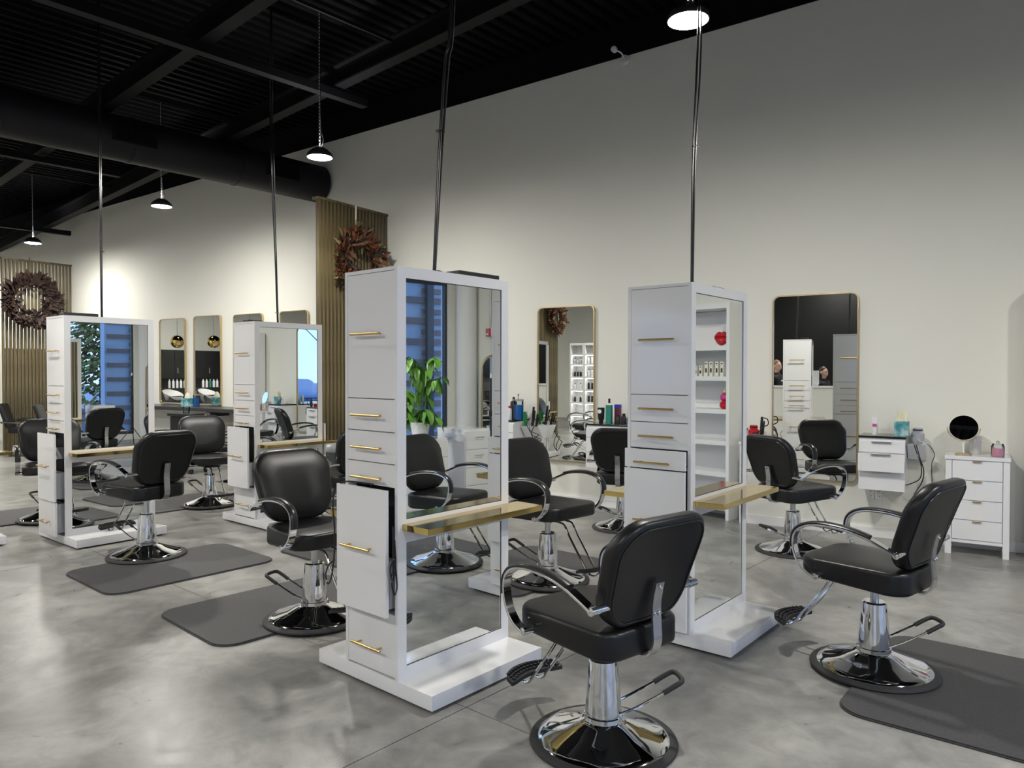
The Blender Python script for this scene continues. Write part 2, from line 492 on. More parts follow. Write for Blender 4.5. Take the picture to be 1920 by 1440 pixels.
# ------------------------------------------------------------------ styling towers
TW, TD, TH = .762, .392, 1.981
FR = [(1.375, 1.962, 1.677), (1.222, 1.371, 1.295), (1.075, 1.218, 1.143), (.968, 1.071, 1.002), (.385, .962, .685), (.092, .380, .208)]
def handle(parent, z, y, sgn):
    h = obj('handle', tube(B(), [(-.108, 0, 0), (.108, 0, 0)], .0062, 10), gold_m, parent, True, (0, y + sgn * .036, z))
    for x in (-.075, .075):
        tube_b = tube(B(), [(x, 0, 0), (x, -sgn * .036, 0)], .0045, 8)
        obj('post', tube_b, gold_m, h, True)
def frame_side(root, s):
    hw, z0, z1, t = TW / 2, .082, TH, .02
    x0, x1 = sorted((s * (TD / 2 - t), s * TD / 2))
    bm = B(); fm = .052
    for y0, y1, a, b in ((-hw, -hw + fm, z0, z1), (hw - fm, hw, z0, z1), (-hw + fm, hw - fm, z0, .14), (-hw + fm, hw - fm, 1.929, z1), (-hw + fm, hw - fm, .713, .819)):
        box(bm, x0, x1, y0, y1, a, b)
    bmesh.ops.remove_doubles(bm, verts=bm.verts, dist=.0001)
    obj('mirror_frame', bm, lacquer, root)
    for a, b in ((.14, .713), (.819, 1.929)):
        xm0, xm1 = sorted((s * (TD / 2 - .012), s * (TD / 2 - .007)))
        e = .0015
        obj('mirror', box(B(), xm0, xm1, -hw + fm + e, hw - fm - e, a + e, b - e), mirror_m, root)
        bm = B()
        for y0, y1, c, d in ((-hw + fm, -hw + fm + .003, a, b), (hw - fm - .003, hw - fm, a, b), (-hw + fm, hw - fm, a, a + .003), (-hw + fm, hw - fm, b - .003, b)):
            box(bm, xm0 - .001, xm1 + .001, y0, y1, c, d)
        obj('mirror_gasket', bm, plastic, root)
def tower(x, y, th, label, pulls, strip, far=(0, 0, 0, 0, 0, 0), name='styling_station'):
    e1 = (math.cos(th), math.sin(th)); e2 = (-math.sin(th), math.cos(th))
    cx = x + TW / 2 * e1[0] + TD / 2 * e2[0]; cy = y + TW / 2 * e1[1] + TD / 2 * e2[1]
    root = thing(name, label, 'styling station', (cx, cy, 0), th - PI / 2, 'white styling stations')
    hb = TD / 2 + .228
    obj('plinth', box(B(), -hb + .03, hb - .03, -TW / 2 + .03, TW / 2 - .03, 0, .014), core_m, root)  # recessed plinth, its black painted in for the shadow gap under the base
    obj('base', box(B(), -hb, hb, -TW / 2, TW / 2, .014, .082, .003), lacquer, root, True)
    obj('top_panel', box(B(), -TD / 2 + .0202, TD / 2 - .0202, -TW / 2, TW / 2, TH - .017, TH - .0005), lacquer, root)
    for s in (1, -1): frame_side(root, s)
    c = B(); box(c, -TD / 2 + .024, TD / 2 - .024, -TW / 2 + .13, TW / 2 - .13, .083, TH - .018)
    obj('hollow_shade', c, core_m, root)  # solid black block paints the shade inside the open drawer hollows
    c = B()
    for sg in (-1, 1):   # dividers between drawers, white edges
        for z in (1.3725, 1.2195, 1.0725, .965, .3825):
            y0, y1 = sorted((sg * (TW / 2 - .13), sg * (TW / 2 - .024)))
            box(c, -TD / 2 + .021, TD / 2 - .021, y0, y1, z - .003, z + .003)
    obj('drawer_divider', c, seam_m, root)
    for sg, pl in ((-1, pulls), (1, far)):
        for k, ((a, b, hz), p) in enumerate(zip(FR, pl)):
            y = sg * (TW / 2 - .0015 + p)
            y0, y1 = sorted((y, y - sg * .018))
            nm = 'door' if k == 0 else 'drawer'
            fr = obj(nm, box(B(), -TD / 2 + (.0205 if p == 0 else .012), TD / 2 - (.0205 if p == 0 else .012), y0, y1, a, b, .0012), lacquer, root)
            handle(fr, hz, y, sg)
            if p > 0:
                ya, yb = sorted((y - sg * .019, y - sg * (.019 + .09)))
                dbx = B(); h = min(b - .02, a + .24 if k == 4 else b - .02)
                box(dbx, -.145, .145, ya, yb, a + .02, h)
                obj('drawer_box', dbx, seam_m, fr)
    for s in (1, -1):
        xa, xb = sorted((s * (TD / 2 + .0005), s * (TD / 2 + .175)))
        sh = obj('ledge', box(B(), xa, xb, -TW / 2 + .028, TW / 2 + .07, .772, .801, .0015), shelf_m, root, False, label='gold foil ledge')
    for (x0, x1, y0, y1) in strip:
        ps = obj('power_strip', box(B(), x0, x1, y0, y1, TH, TH + .03, .006), plastic, root)
    return root
TS = [(-2.2357, 2.5219, 1.424), (-1.3154, 3.8313, 1.4498), (-5.8427, 4.5657, 1.4386), (-6.6063, 3.2135, 1.462)]
tower(*TS[0], 'nearest white gloss mirror station with one tall drawer ajar and black cord', (0, 0, 0, 0, .062, 0), [(.05, .15, .06, .36)])
tower(*TS[1], 'white mirror station beside the right hand chairs, its mirror showing white shelves', (0, 0, 0, .05, .055, .03), [(.03, .10, .10, .26)], (0, 0, 0, 0, 0, 0))
tower(*TS[2], 'white mirror station beside the brown slatted divider and grey bin', (0, 0, 0, 0, .075, 0), [(-.16, -.06, -.30, -.14)], (0, 0, 0, 0, .05, 0))
tower(*TS[3], 'leftmost white mirror station, its two lower drawers pulled out', (0, 0, 0, 0, .085, .08), [(.02, .14, -.36, -.08)])
tower(-7.40, 2.23, 1.44, 'white mirror station cut off by the left edge, only its base corner seen', (0, 0, 0, 0, 0, 0), [(-.05, .05, -.2, .1)])

# ------------------------------------------------------------------ styling chairs
def chair_proto():
    P = {}
    # base group (z absolute)
    base = []
    def fac(k, a):
        n = 6
        if k in (2, 3): 
            f = math.cos(PI / n) / math.cos((a % (2 * PI / n)) - PI / n); return .5 + .5 * f + .06
        if k in (4,): 
            f = math.cos(PI / n) / math.cos((a % (2 * PI / n)) - PI / n); return .6 + .4 * f + .03
        return 1
    prof = [(.27, .016), (.262, .026), (.235, .036), (.16, .058), (.10, .084), (.082, .094), (.0, .096)]
    base.append(('base', lathe(B(), prof, 72, fn=fac, close=False), chrome, 'all'))
    base.append(('rubber_rim', lathe(B(), [(.262, 0), (.296, 0), (.30, .006), (.297, .013), (.282, .021), (.266, .022), (.262, .0)], 72, close=False), rubber, True))
    base.append(('pump_column', lathe(B(), [(.079, .085), (.079, .112), (.0735, .115), (.0735, .13), (.072, .16), (.058, .335), (.05, .342), (.02, .343)], 36), chrome, True))
    lv = B()
    for y in (-.055, .055):
        tube(lv, cat([(.05, y * .9, .125), (.12, y, .15), (.22, y, .195), (.27, y, .218)], 4), .0052, 8)
    base.append(('pump_lever', lv, chrome, True))
    gp = cat([(.235, -.055, .200), (.285, -.055, .226), (.317, -.048, .240), (.324, 0, .243), (.317, .048, .240), (.285, .055, .226), (.235, .055, .200)], 4)
    base.append(('lever_grip', tube(B(), gp, .0105, 10), rubber, True))
    # upper group (z relative to the seat bottom)
    up = []
    up.append(('piston', lathe(B(), [(.021, -.22), (.021, -.045), (.032, -.042), (.034, -.012)], 20), steel, True))
    up.append(('mounting_plate', box(B(), -.11, .11, -.085, .085, -.014, .002, .003), plastic, False))
    s = pad(.268, .25, .09, .112, .020, .008)
    def fs(x, y, z):
        t = (x + .268) / .536
        w = .86 + .14 * min(1, t * 1.6)
        xx = x + .035 + (-.035 * (y / .25) ** 2 if x > .0 else 0) * max(0, x / .235)
        zz = z + (.03 * max(0, (t - .35) / .65) if z < .05 else 0)
        if z > .08: zz += -.012 * math.exp(-((x + .02) / .16) ** 2) * math.exp(-(y / .16) ** 2) + .006 * t
        return (xx, y * w, zz)
    up.append(('seat', deform(s, fs), vinyl, True))
    b = pad(.256, .215, .13, .085, .030, .012)
    def fb(x, y, z):     # pad x -> lateral, y -> height, z -> thickness (towards front)
        t = (y + .215) / .43
        wdt = .86 + .14 * min(1, t * 1.5)
        lat = x * wdt
        xx = -.150 - .06 * t - .085 * t * t - (.085 - z) * .9 + .16 * lat * lat
        zz = .112 + t * .425 + (z) * .12
        return (xx, lat, zz)
    up.append(('backrest', deform(b, fb), vinyl, True))
    # seam piping round the rear of the back
    pts = [fb(a, c, -.002) for a, c in [(p[0], p[1]) for p in rrect(.230, .189, .105, 6)]]
    up.append(('piping', tube(B(), pts, .0028, 6, closed=True), armpad, True))
    # rear bracket: flat chrome bar bent under the seat
    br = cat([(-.04, 0, -.008), (-.20, 0, -.010), (-.252, 0, .006), (-.276, 0, .055), (-.274, 0, .12), (-.272, 0, .20), (-.288, 0, .285)], 5)
    up.append(('back_bracket', tube(B(), br, 1, side=(0, 1, 0), sect=[(-.024, -.004), (.024, -.004), (.024, .004), (-.024, .004)]), steel, False))
    for z, x, y in ((.268, -.291, 0), (.165, -.277, -.012), (.165, -.277, .012)):
        up.append(('bolt', lathe(B(), [(.0075, 0), (.0075, -.006), (.004, -.009)], 10, (x, y, z), ax='X'), chrome, True))
    arm = [(.155, .04), (.21, .066), (.252, .115), (.272, .185), (.262, .245), (.215, .283), (.13, .300), (.02, .296), (-.08, .276), (-.16, .245), (-.222, .218)]
    for sg in (-1, 1):
        def yy(x): return sg * (.285 + (.0 if x < .1 else 0))
        pth = cat([(x, sg * .287, z) for x, z in arm], 5)
        up.append(('armrest', tube(B(), pth, 1, side=(0, 1, 0), sect=[(-.019, -.006), (.019, -.006), (.021, 0), (.019, .006), (-.019, .006), (-.021, 0)]), chrome, True))
        sub = pth[14:42]
        top = []
        for i, p in enumerate(sub):
            t = (pth[15 + i] - pth[13 + i]).normalized(); nrm = Vector((0, 1, 0)).cross(t)
            if nrm.z < 0 and i > 8: nrm = -nrm
            nrm = Vector((-t.z, 0, t.x)); 
            if nrm.dot(Vector((p.x - .0, 0, p.z - .10))) < 0: nrm = -nrm
            top.append(p + nrm * .010)
        up.append(('arm_pad', tube(B(), top, 1, side=(0, 1, 0), sect=[(-.021, -.005), (.021, -.005), (.023, .001), (.014, .008), (-.014, .008), (-.023, .001)]), armpad, True))
        for (x, z, y0) in ((.155, .045, .245), (-.222, .218, .205)):
            bl = lathe(B(), [(.014, y0), (.014, .262), (.0165, .263), (.0165, .302), (.008, .305)], 16, (x, 0, z), ax='Y')
            if sg < 0: deform(bl, lambda a, c, d: (a, -c, d))
            up.append(('arm_mount', bl, chrome, True))
    ft = B()
    for y in (-.042, .042):
        tube(ft, cat([(.02, y, -.012), (.16, y, -.012), (.205, y, -.03), (.25, y, -.10), (.385, y, -.275), (.425, y, -.315), (.47, y, -.322), (.50, y * .7, -.30)], 5), .0072, 8)
    up.append(('footrest_rod', ft, chrome, True))
    fp = B(); K = 14; sec = []
    for k in range(K + 1):
        a = -1 + 2 * k / K
        x = .475 - .055 * a * a; y = a * .15
        w = .040 * math.sqrt(max(.08, 1 - a ** 4 * .8))
        sec.append((x, y, w))
    rr = []
    for x, y, w in sec:
        rr.append([fp.verts.new((x - w, y, -.298)), fp.verts.new((x + w, y, -.285)), fp.verts.new((x + w, y, -.268)), fp.verts.new((x - w, y, -.281))])
    for a, c in zip(rr, rr[1:]):
        for j in range(4): fp.faces.new((a[j], a[(j + 1) % 4], c[(j + 1) % 4], c[j]))
    fp.faces.new(rr[0]); fp.faces.new(rr[-1][::-1])
    for k in range(-6, 7):
        for j in (-1, 0, 1):
            yb = k * .021; xb = .475 - .055 * (yb / .15) ** 2 + j * .02
            box(fp, xb - .006, xb + .006, yb - .007, yb + .007, -.2765 + j * .005, -.266 + j * .004)
    bmesh.ops.recalc_face_normals(fp, faces=fp.faces)
    up.append(('footrest_plate', fp, rubber, False))
    return base, up
def make_chair():
    base, up = chair_proto()
    root = thing('styling_chair', 'x', 'chair', (0, 0, 0), 0, 'black styling chairs')
    for n, bm, m, s in base: o = obj(n, bm, m, root, s); o['bg'] = 1
    for n, bm, m, s in up: o = obj(n, bm, m, root, s); o['bg'] = 0
    return root
proto = make_chair()
CH = [  # x, y, facing deg, lever deg, seat bottom z, label
    (-1.287, 2.696, 162, 42, .425, 'nearest black styling chair, seen from behind on bare concrete in the front centre'),
    (-.447, 4.06, 163, 33, .44, 'black styling chair at the right, its base half on the big right hand mat'),
    (-1.329, 6.428, 58, 238, .44, 'black styling chair facing the tall wall mirror left of the hair dryer cabinet'),
    (-2.608, 4.54, -14, 180, .45, 'black styling chair facing the camera between the two nearest stations'),
    (-3.378, 3.064, -12, 192, .455, 'black styling chair facing right, just left of the nearest station'),
    (-5.68, 3.385, 181, 188, .48, 'black styling chair seen from behind in front of the leftmost station mirror'),
    (-7.266, 5.065, -18, 180, .44, 'black styling chair facing right between the two left stations, below the blue jar'),
    (-7.905, 3.702, -20, 180, .45, 'black styling chair farthest left, half hidden behind the leftmost station'),
    (-2.90, 6.50, 103, 250, .44, 'black styling chair, back to us, by the middle wall mirror, half behind a station'),
    (-4.893, 4.79, 172, 200, .46, 'black styling chair by the grey bin, mostly hidden behind a nearer chair'),
]
for i, (x, y, f, lv, zs, lab) in enumerate(CH):
    c = proto if i == 0 else copy_tree(proto)
    c.location = (x, y, .013 if i in (4, 5, 6, 7, 3, 9, 1) else 0); c.rotation_euler = (0, 0, R(f)); c['label'] = lab
    for ch in c.children:
        if ch['bg']: ch.rotation_euler = (0, 0, R(lv - f))
        else: ch.location = (0, 0, zs)
for o in bpy.data.objects:
    if 'bg' in o.keys(): del o['bg']

# ------------------------------------------------------------------ floor mats
def matobj(cx, cy, w, d, rot, label):
    pts = rrect(w / 2, d / 2, .13, 8)
    out = []
    for a, b in pts: out.append((a, b))
    bm = extrude_poly(out, 0, .0125)
    es = [e for e in bm.edges if all(abs(v.co.z - .0125) < 1e-5 for v in e.verts)]
    bmesh.ops.bevel(bm, geom=es, offset=.006, segments=2, affect='EDGES')
    o = obj('floor_mat', bm, mat_m, None, True, (cx, cy, 0), R(rot))
    return tag(o, label, 'floor mat', 'dark anti-fatigue floor mats')
matobj(-3.76, 3.13, .88, 1.22, -10, 'dark floor mat under the chair just left of the nearest station')
matobj(-5.22, 3.32, .90, 1.26, -8, 'dark floor mat under the chair before the leftmost station')
matobj(.04, 4.03, 1.05, 1.22, -6, 'large dark floor mat at the right edge of the room')
matobj(-2.93, 4.72, .88, 1.24, -8, 'dark floor mat under the chair between the two nearest stations')
matobj(-7.68, 5.05, .90, 1.22, -8, 'dark floor mat between the two left stations under the chair facing right')
matobj(-8.33, 3.86, .90, 1.22, -8, 'dark floor mat at the far left beside the leftmost station')
matobj(-4.45, 4.62, .90, 1.22, -8, 'dark floor mat beside the grey bin, behind a nearer chair')

# ------------------------------------------------------------------ wall mirrors
def wall_mirror(x0, x1, z0, z1, label, r=.065, y=WY, depth=.035):
    cx, cz = (x0 + x1) / 2, (z0 + z1) / 2; hw, hh = (x1 - x0) / 2, (z1 - z0) / 2
    root = thing('wall_mirror', label, 'mirror', (cx, y, cz), 0, 'gold framed wall mirrors')
    pts = [(a, -depth / 2 - .001, b) for a, b in rrect(hw - .007, hh - .007, r, 8)]
    fr = B(); k = len(pts)
    outer = rrect(hw, hh, r, 8); inner = rrect(hw - .011, hh - .011, r - .010, 8)
    rings = []
    for ring, yy in ((outer, -.001), (outer, -depth), (inner, -depth), (inner, -.012)):
        rings.append([fr.verts.new((a, yy, b)) for a, b in ring])
    for p, q in zip(rings, rings[1:] + rings[:1]):
        for j in range(k): fr.faces.new((p[j], p[(j + 1) % k], q[(j + 1) % k], q[j]))
    bmesh.ops.recalc_face_normals(fr, faces=fr.faces)
    obj('frame', fr, brass_m, root, True)
    g = B(); a = [g.verts.new((p[0], -.022, p[1])) for p in rrect(hw - .0105, hh - .0105, r - .010, 8)]
    b = [g.verts.new((v.co.x, -.012, v.co.z)) for v in a]
    g.faces.new(a); g.faces.new(b[::-1])
    for j in range(k): g.faces.new((a[j], b[j], b[(j + 1) % k], a[(j + 1) % k]))
    bmesh.ops.recalc_face_normals(g, faces=g.faces)
    obj('mirror_glass', g, mirror_m, root)
    return root
wall_mirror(-1.722, -.960, .478, 2.235, 'large gold framed mirror left of the dryer cabinet, reflecting black ceiling and stations')
wall_mirror(-4.372, -3.636, .480, 2.245, 'gold framed mirror between two white wall cabinets, reflecting a wreath')
wall_mirror(-8.845, -8.235, .945, 2.398, 'gold framed mirror right of the far row, beside the slatted divider')
wall_mirror(-9.934, -9.233, .945, 2.395, 'gold framed far mirror right behind the second left station, its top dark with a wreath')
wall_mirror(-10.96, -10.25, .945, 2.41, 'gold framed far mirror right of the blue jar')
wall_mirror(-11.93, -11.20, .945, 2.395, 'leftmost gold framed far mirror above the black counter')
# black counter
ct = thing('floating_counter', 'long charcoal floating counter under the far mirrors', 'counter', (-10.1, WY, 0))
obj('counter_top', box(B(), -3.0, 2.35, -.52, -.002, .885, .94, .003), counter_m, ct)
for x in (-2.6, 0.0, 2.2): obj('bracket', box(B(), x - .02, x + .02, -.40, -.003, .80, .884), counter_m, ct)

# ------------------------------------------------------------------ slatted dividers
def divider(xp, y0, y1, z1, label, second, name='slatted_divider', sgn=1):
    root = thing(name, label, 'divider', (xp, y1, 0))
    L = y1 - y0
    n = 20; p = L / n
    obj('top_rail', box(B(), -.045, .06, -L, -.002, z1 - .03, z1), slat_m, root)
    obj('bottom_rail', box(B(), -.045, .06, -L, -.002, 0, .03), slat_m, root)
    s0 = None
    for i in range(n):
        yy = -L + (i + .5) * p
        if s0 is None: s0 = o = obj('slat', box(B(), .012, .05, -p * .27, p * .27, .0305, z1 - .031), slat_m, root)
        else: o = s0.copy(); COL.objects.link(o)
        o.location = (0, yy, 0)
    s1 = None
    for i in range(n):
        yy = -L + (i + 1.0) * p
        if i == n - 1: continue
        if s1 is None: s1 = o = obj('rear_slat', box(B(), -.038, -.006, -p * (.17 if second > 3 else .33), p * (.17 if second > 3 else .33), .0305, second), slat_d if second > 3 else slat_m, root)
        else: o = s1.copy(); COL.objects.link(o)
        o.location = (0, yy, 0)
    return root
divider(-6.765, 6.16, WY - .001, 3.60, 'tall brown slatted divider in the middle with a red leaf wreath', 3.56)
divider(-14.92, 6.17, WY - .001, 3.56, 'slatted divider at the far left with light showing through its slats', 1.92)
divider(-9.0, -1.35, -.10, 3.6, 'slatted divider beside the product shelves, seen only in a mirror', 3.56)

# wreaths
def leaf_mesh(l, w, bend):
    bm = B(); K = 4; L = []; Rr = []; C = []
    for k in range(K + 1):
        t = k / K; ww = w * math.sin(PI * min(.98, t * .9 + .06)) ** .8; z = bend * t * t
        L.append(bm.verts.new((l * t, -ww, z + ww * .35))); C.append(bm.verts.new((l * t, 0, z))); Rr.append(bm.verts.new((l * t, ww, z + ww * .35)))
    for k in range(K):
        bm.faces.new((L[k], L[k + 1], C[k + 1], C[k])); bm.faces.new((C[k], C[k + 1], Rr[k + 1], Rr[k]))
    return bm
def wreath(loc, face, rad, label, n, seed, dark):
    rnd = random.Random(seed)
    root = thing('leaf_wreath', label, 'wreath', loc, face, 'autumn leaf wreaths')
    ring = [(0, rad * .66 * math.cos(2 * PI * k / 24), rad * .66 * math.sin(2 * PI * k / 24)) for k in range(24)]
    obj('vine_ring', tube(B(), ring, rad * .10, 8, closed=True), leafm[3], root, True)
    fb = B()
    for i in range(520):
        a = rnd.uniform(0, 2 * PI); rr = rad * rnd.uniform(.48, .84); l = rad * rnd.uniform(.16, .26); w = l * .24
        dr = a + rnd.uniform(-1.5, 1.5) + (PI if rr < rad * .55 else 0); out = rnd.uniform(-.2, 1.1)
        d = Vector((out, math.cos(dr), math.sin(dr))).normalized(); s_ = d.cross(Vector((rnd.uniform(.2, 1), rnd.uniform(-.6, .6), rnd.uniform(-.6, .6)))).normalized()
        c = Vector((rad * rnd.uniform(0, .14), rr * math.cos(a), rr * math.sin(a)))
        v0, v1, v2, v3 = [fb.verts.new(p) for p in (c, c + d * l * .5 + s_ * w, c + d * l, c + d * l * .5 - s_ * w)]
        fb.faces.new((v0, v1, v2, v3))
    o = obj('small_leaf', fb, leafm[3 if dark else 1], root); o['kind'] = 'stuff'
    protos = []
    for q in range(6):
        o = obj('leaf', leaf_mesh(rad * (.24 + .05 * (q % 3)), rad * .055, rad * .05 * (q % 2 * 2 - 1)), leafm[(3, 4, 3, 4, 3, 3)[q] if dark else (0, 1, 2, 0, 1, 3)[q]], root, True)
        protos.append(o)
    for i in range(n):
        q = rnd.randrange(6)
        o = protos[q] if i == q and i < 6 else protos[q].copy()
        if i < 6: o = protos[i]
        else: COL.objects.link(o)
        a = rnd.uniform(0, 2 * PI); rr = rad * rnd.uniform(.52, .86); sp = rnd.uniform(-1, 1)
        dr = a + sp * 1.15 + (PI if rr < rad * .56 and rnd.random() < .5 else 0)
        out = rnd.uniform(.05, .9)
        d = Vector((out, math.cos(dr), math.sin(dr))).normalized()
        s = d.cross(Vector((1, 0, 0))).normalized(); u = s.cross(d)
        s2 = s * math.cos(sp) + u * math.sin(sp); u2 = s2.cross(d)
        M = Matrix((d, -s2, u2)).transposed()
        o.matrix_local = Matrix.Translation((rad * rnd.uniform(0, .16), rr * math.cos(a), rr * math.sin(a))) @ M.to_4x4()
    return root
wreath((-6.715 + .07, 6.76, 2.88), 0, .45, 'rust and olive leaf wreath on the middle slatted divider', 290, 3, False)
wreath((-14.87 + .075, 6.63, 2.80), 0, .52, 'dark brown leaf wreath on the far left slatted divider', 290, 5, True)
wreath((-8.95 + .05, -1.10, 2.85), 0, .46, 'leaf wreath seen only in the middle wall mirror', 220, 9, False)
for (x, y, z0) in ((-6.70, 6.78, 3.30), (-14.85, 6.63, 3.3)):
    o = obj('ribbon', box(B(), x - .004, x + .004, y - .014, y + .014, z0, 3.60), ivory if x > -8 else slat_m)
    tag(o, 'pale ribbon holding the wreath on the middle divider' if x > -8 else 'thin ribbon holding the far left wreath', 'ribbon', 'wreath ribbons')

# ------------------------------------------------------------------ lamps and cables
def lamp(x, y, z, label, hide=False):
    root = thing('pendant_lamp', label, 'lamp', (x, y, z), 0, 'round pendant lamps on chains')
    r = .125
    obj('housing', lathe(B(), [(.1195, -.001), (.123, -.014), (.128, -.013), (r + .005, .006), (r, .022), (.085, .040), (.06, .075), (.05, .085)], 32, close=False), fin, root, True)
    fb = B()
    for k in range(18):
        a = 2 * PI * k / 18; c, s = math.cos(a), math.sin(a)
        vs = [fb.verts.new((rr * c, rr * s, zz)) for rr, zz in ((.06, .03), (.115, .024), (.115, .034), (.066, .075))]
        fb.faces.new(vs)
    obj('cooling_fin', fb, fin, root)
    obj('diffuser', lathe(B(), [(.0005, -.026), (.05, -.0245), (.085, -.019), (.108, -.010), (.118, -.0015)], 32, close=False), diffuser, root, True)
    top = roofz(x) - z - .03
    cb = B(); n = max(3, int(top / .036)); pts = []
    zz = .09; k = 0
    tube(cb, [(0, 0, .08), (0, 0, .11)], .006, 6)
    while zz < top:
        lk = []
        for q in range(8):
            a = 2 * PI * q / 8
            lx, lz = .0085 * math.cos(a), .021 * math.sin(a)
            lk.append((lx, 0, zz + .02 + lz) if k % 2 else (0, lx, zz + .02 + lz))
        tube(cb, lk, .0026, 4, closed=True, side=None); zz += .0335; k += 1
    obj('chain', cb, steel, root)
    pw = [(0.02, 0, .08), (.04, .01, .16), (.025, .0, .26), (.012, 0, .5), (.012, 0, top)]
    obj('power_cord', tube(B(), cat(pw, 5), .0035, 6), cable_m, root, True)
    return root
lamp(-1.56, 4.45, 3.69, 'brightest round pendant lamp at the top of the picture')
lamp(-5.70, 5.26, 3.69, 'round pendant lamp on a chain before the end of the duct')
lamp(-9.15, 5.69, 3.69, 'round pendant lamp hanging below the duct, second from the left')
lamp(-13.6, 6.13, 3.69, 'leftmost and farthest round pendant lamp over the slatted divider')
for k, (x, y) in enumerate([(1.75, 3.95), (-17.3, 6.3), (-6.2, 2.0), (-10.4, 2.7), (2.1, .6), (-14.6, 3.2), (-2.6, -1.6), (-7.0, -1.0), (-11.4, -.4), (1.6, -3.0), (-4.6, -4.6), (-17.6, 2.9), (-15.5, -1.0)]):
    lamp(x, y, 3.69, 'round pendant lamp outside the picture')
# large dome lamp of the reception (seen in the right mirror)
dl = thing('dome_lamp', 'wide white dome lamp seen only in the right wall mirror', 'lamp', (-3.34, -.95, 3.08))
obj('lamp_shade', lathe(B(), [(.25, 0), (.245, .03), (.20, .09), (.10, .13), (.02, .15)], 32), white_pl, dl, True)
obj('diffuser', lathe(B(), [(.0005, -.004), (.24, -.003)], 32, close=False), mat('dome_glow', (1, 1, 1), .5, emit=(1, .98, .95), es=8), dl)
obj('cord', tube(B(), [(0, 0, .14), (0, 0, roofz(-3.34) - 3.08)], .004, 6), cable_m, dl)
def cable(name, strands, label, ties=(), cl='cable'):
    root = thing(name, label, cl, strands[0][0])
    o0 = Vector(strands[0][0])
    for s in strands:
        obj('strand', tube(B(), [p - o0 for p in cat(s, 8)], .0055, 7), cable_m, root, True)
    for (p, rad) in ties:
        t = B(); tube(t, [(rad * math.cos(a * PI / 4) + p[0] - o0.x, rad * math.sin(a * PI / 4) + p[1] - o0.y, p[2] - o0.z) for a in range(8)], .0028, 5, closed=True)
        tube(t, [(p[0] - o0.x, p[1] - o0.y, p[2] - o0.z), (p[0] - o0.x + .025, p[1] - o0.y + .014, p[2] - o0.z - .004)], .0022, 5)
        obj('zip_tie', t, plastic, root)
    return root
def drop(pts, off, topx, ztop):
    res = []
    for s, (dx, dy, bul) in enumerate(off):
        l = []
        for k, p in enumerate(pts):
            w = math.sin(PI * min(1, k / (len(pts) - 1))) * bul + (.3 * bul if k > 1 else 0)
            l.append((p[0] + dx * (1 if k else .8) + w * .84, p[1] + dy + w * .54, p[2]))
        res.append(l)
    return res
RZ = roofz
p1 = [(-2.397, 2.981, 1.982), (-2.374, 2.996, 2.591), (-2.348, 3.012, 3.083), (-2.32, 3.03, 3.409), (-2.27, 3.06, RZ(-2.3) - .03)]
cable('hanging_cable', drop(p1, [(0, 0, 0), (.010, .004, -.003), (.005, .008, .010), (-.005, .006, .003)], 0, 0), 'bundle of black cables hanging over the nearest station', [((-2.380, 2.996, 2.02), .016), ((-2.37, 3.0, 2.74), .018)])
p2 = [(-1.477, 4.290, 1.982), (-1.472, 4.293, 2.766), (-1.453, 4.306, 3.304), (-1.446, 4.31, 3.714), (-1.43, 4.32, RZ(-1.4) - .03)]
cable('hanging_cable', drop(p2, [(0, 0, 0), (.010, .004, .006), (.005, .008, -.008)], 0, 0), 'bundle of black cables hanging over the station next to the right hand chairs', [((-1.466, 4.30, 2.85), .014)])
p3 = [(-6.042, 5.0, 1.982), (-6.07, 4.982, 3.104), (-6.088, 4.97, 4.179), (-6.09, 4.97, RZ(-6.1) - .03)]
cable('hanging_cable', drop(p3, [(0, 0, 0), (.014, .004, -.02), (.006, .008, .006)], 0, 0), 'bundle of black cables hanging over the station beside the slatted divider', [((-6.05, 5.0, 2.1), .016)])
p4 = [(-6.814, 3.642, 1.982), (-6.82, 3.639, 2.947), (-6.823, 3.637, 4.2), (-6.823, 3.637, RZ(-6.8) - .03)]
cable('hanging_cable', drop(p4, [(0, 0, 0), (.012, .004, .006), (.006, .008, -.008)], 0, 0), 'bundle of black cables hanging over the leftmost station', [((-6.815, 3.65, 2.6), .016)])

# black cord over the nearest station's open drawer
def st_local(i, u, v, z):
    x, y, th = TS[i]; return (x + u * math.cos(th) - v * math.sin(th), y + u * math.sin(th) + v * math.cos(th), z)
cd = [st_local(0, u, v, z) for u, v, z in ((-.012, .16, .972), (-.03, .24, .976), (-.05, .33, .972), (-.055, .40, .93), (-.05, .425, .84), (-.045, .42, .74), (-.05, .415, .62), (-.06, .425, .50), (-.06, .455, .46), (-.055, .48, .50), (-.05, .46, .55), (-.045, .42, .58))]
o = obj('power_cord', tube(B(), cat(cd, 6), .004, 7), cable_m, None, True)
tag(o, 'black cord looped over the top of the nearest station\'s open drawer', 'cord')
cd = [st_local(0, u, v, z) for u, v, z in ((-.028, .0, .80), (-.035, -.012, .72), (-.045, -.02, .60), (-.06, -.03, .55), (-.05, -.035, .50), (-.03, -.03, .53), (-.028, -.02, .60), (-.045, -.03, .66), (-.06, -.022, .62), (-.045, -.015, .56), (-.03, -.02, .62), (-.03, -.014, .74))]
o = obj('power_cord', tube(B(), cat(cd, 6), .0042, 7), cable_m, None, True)
tag(o, 'tangled black cord hanging beside the nearest station\'s gold ledge', 'cord')

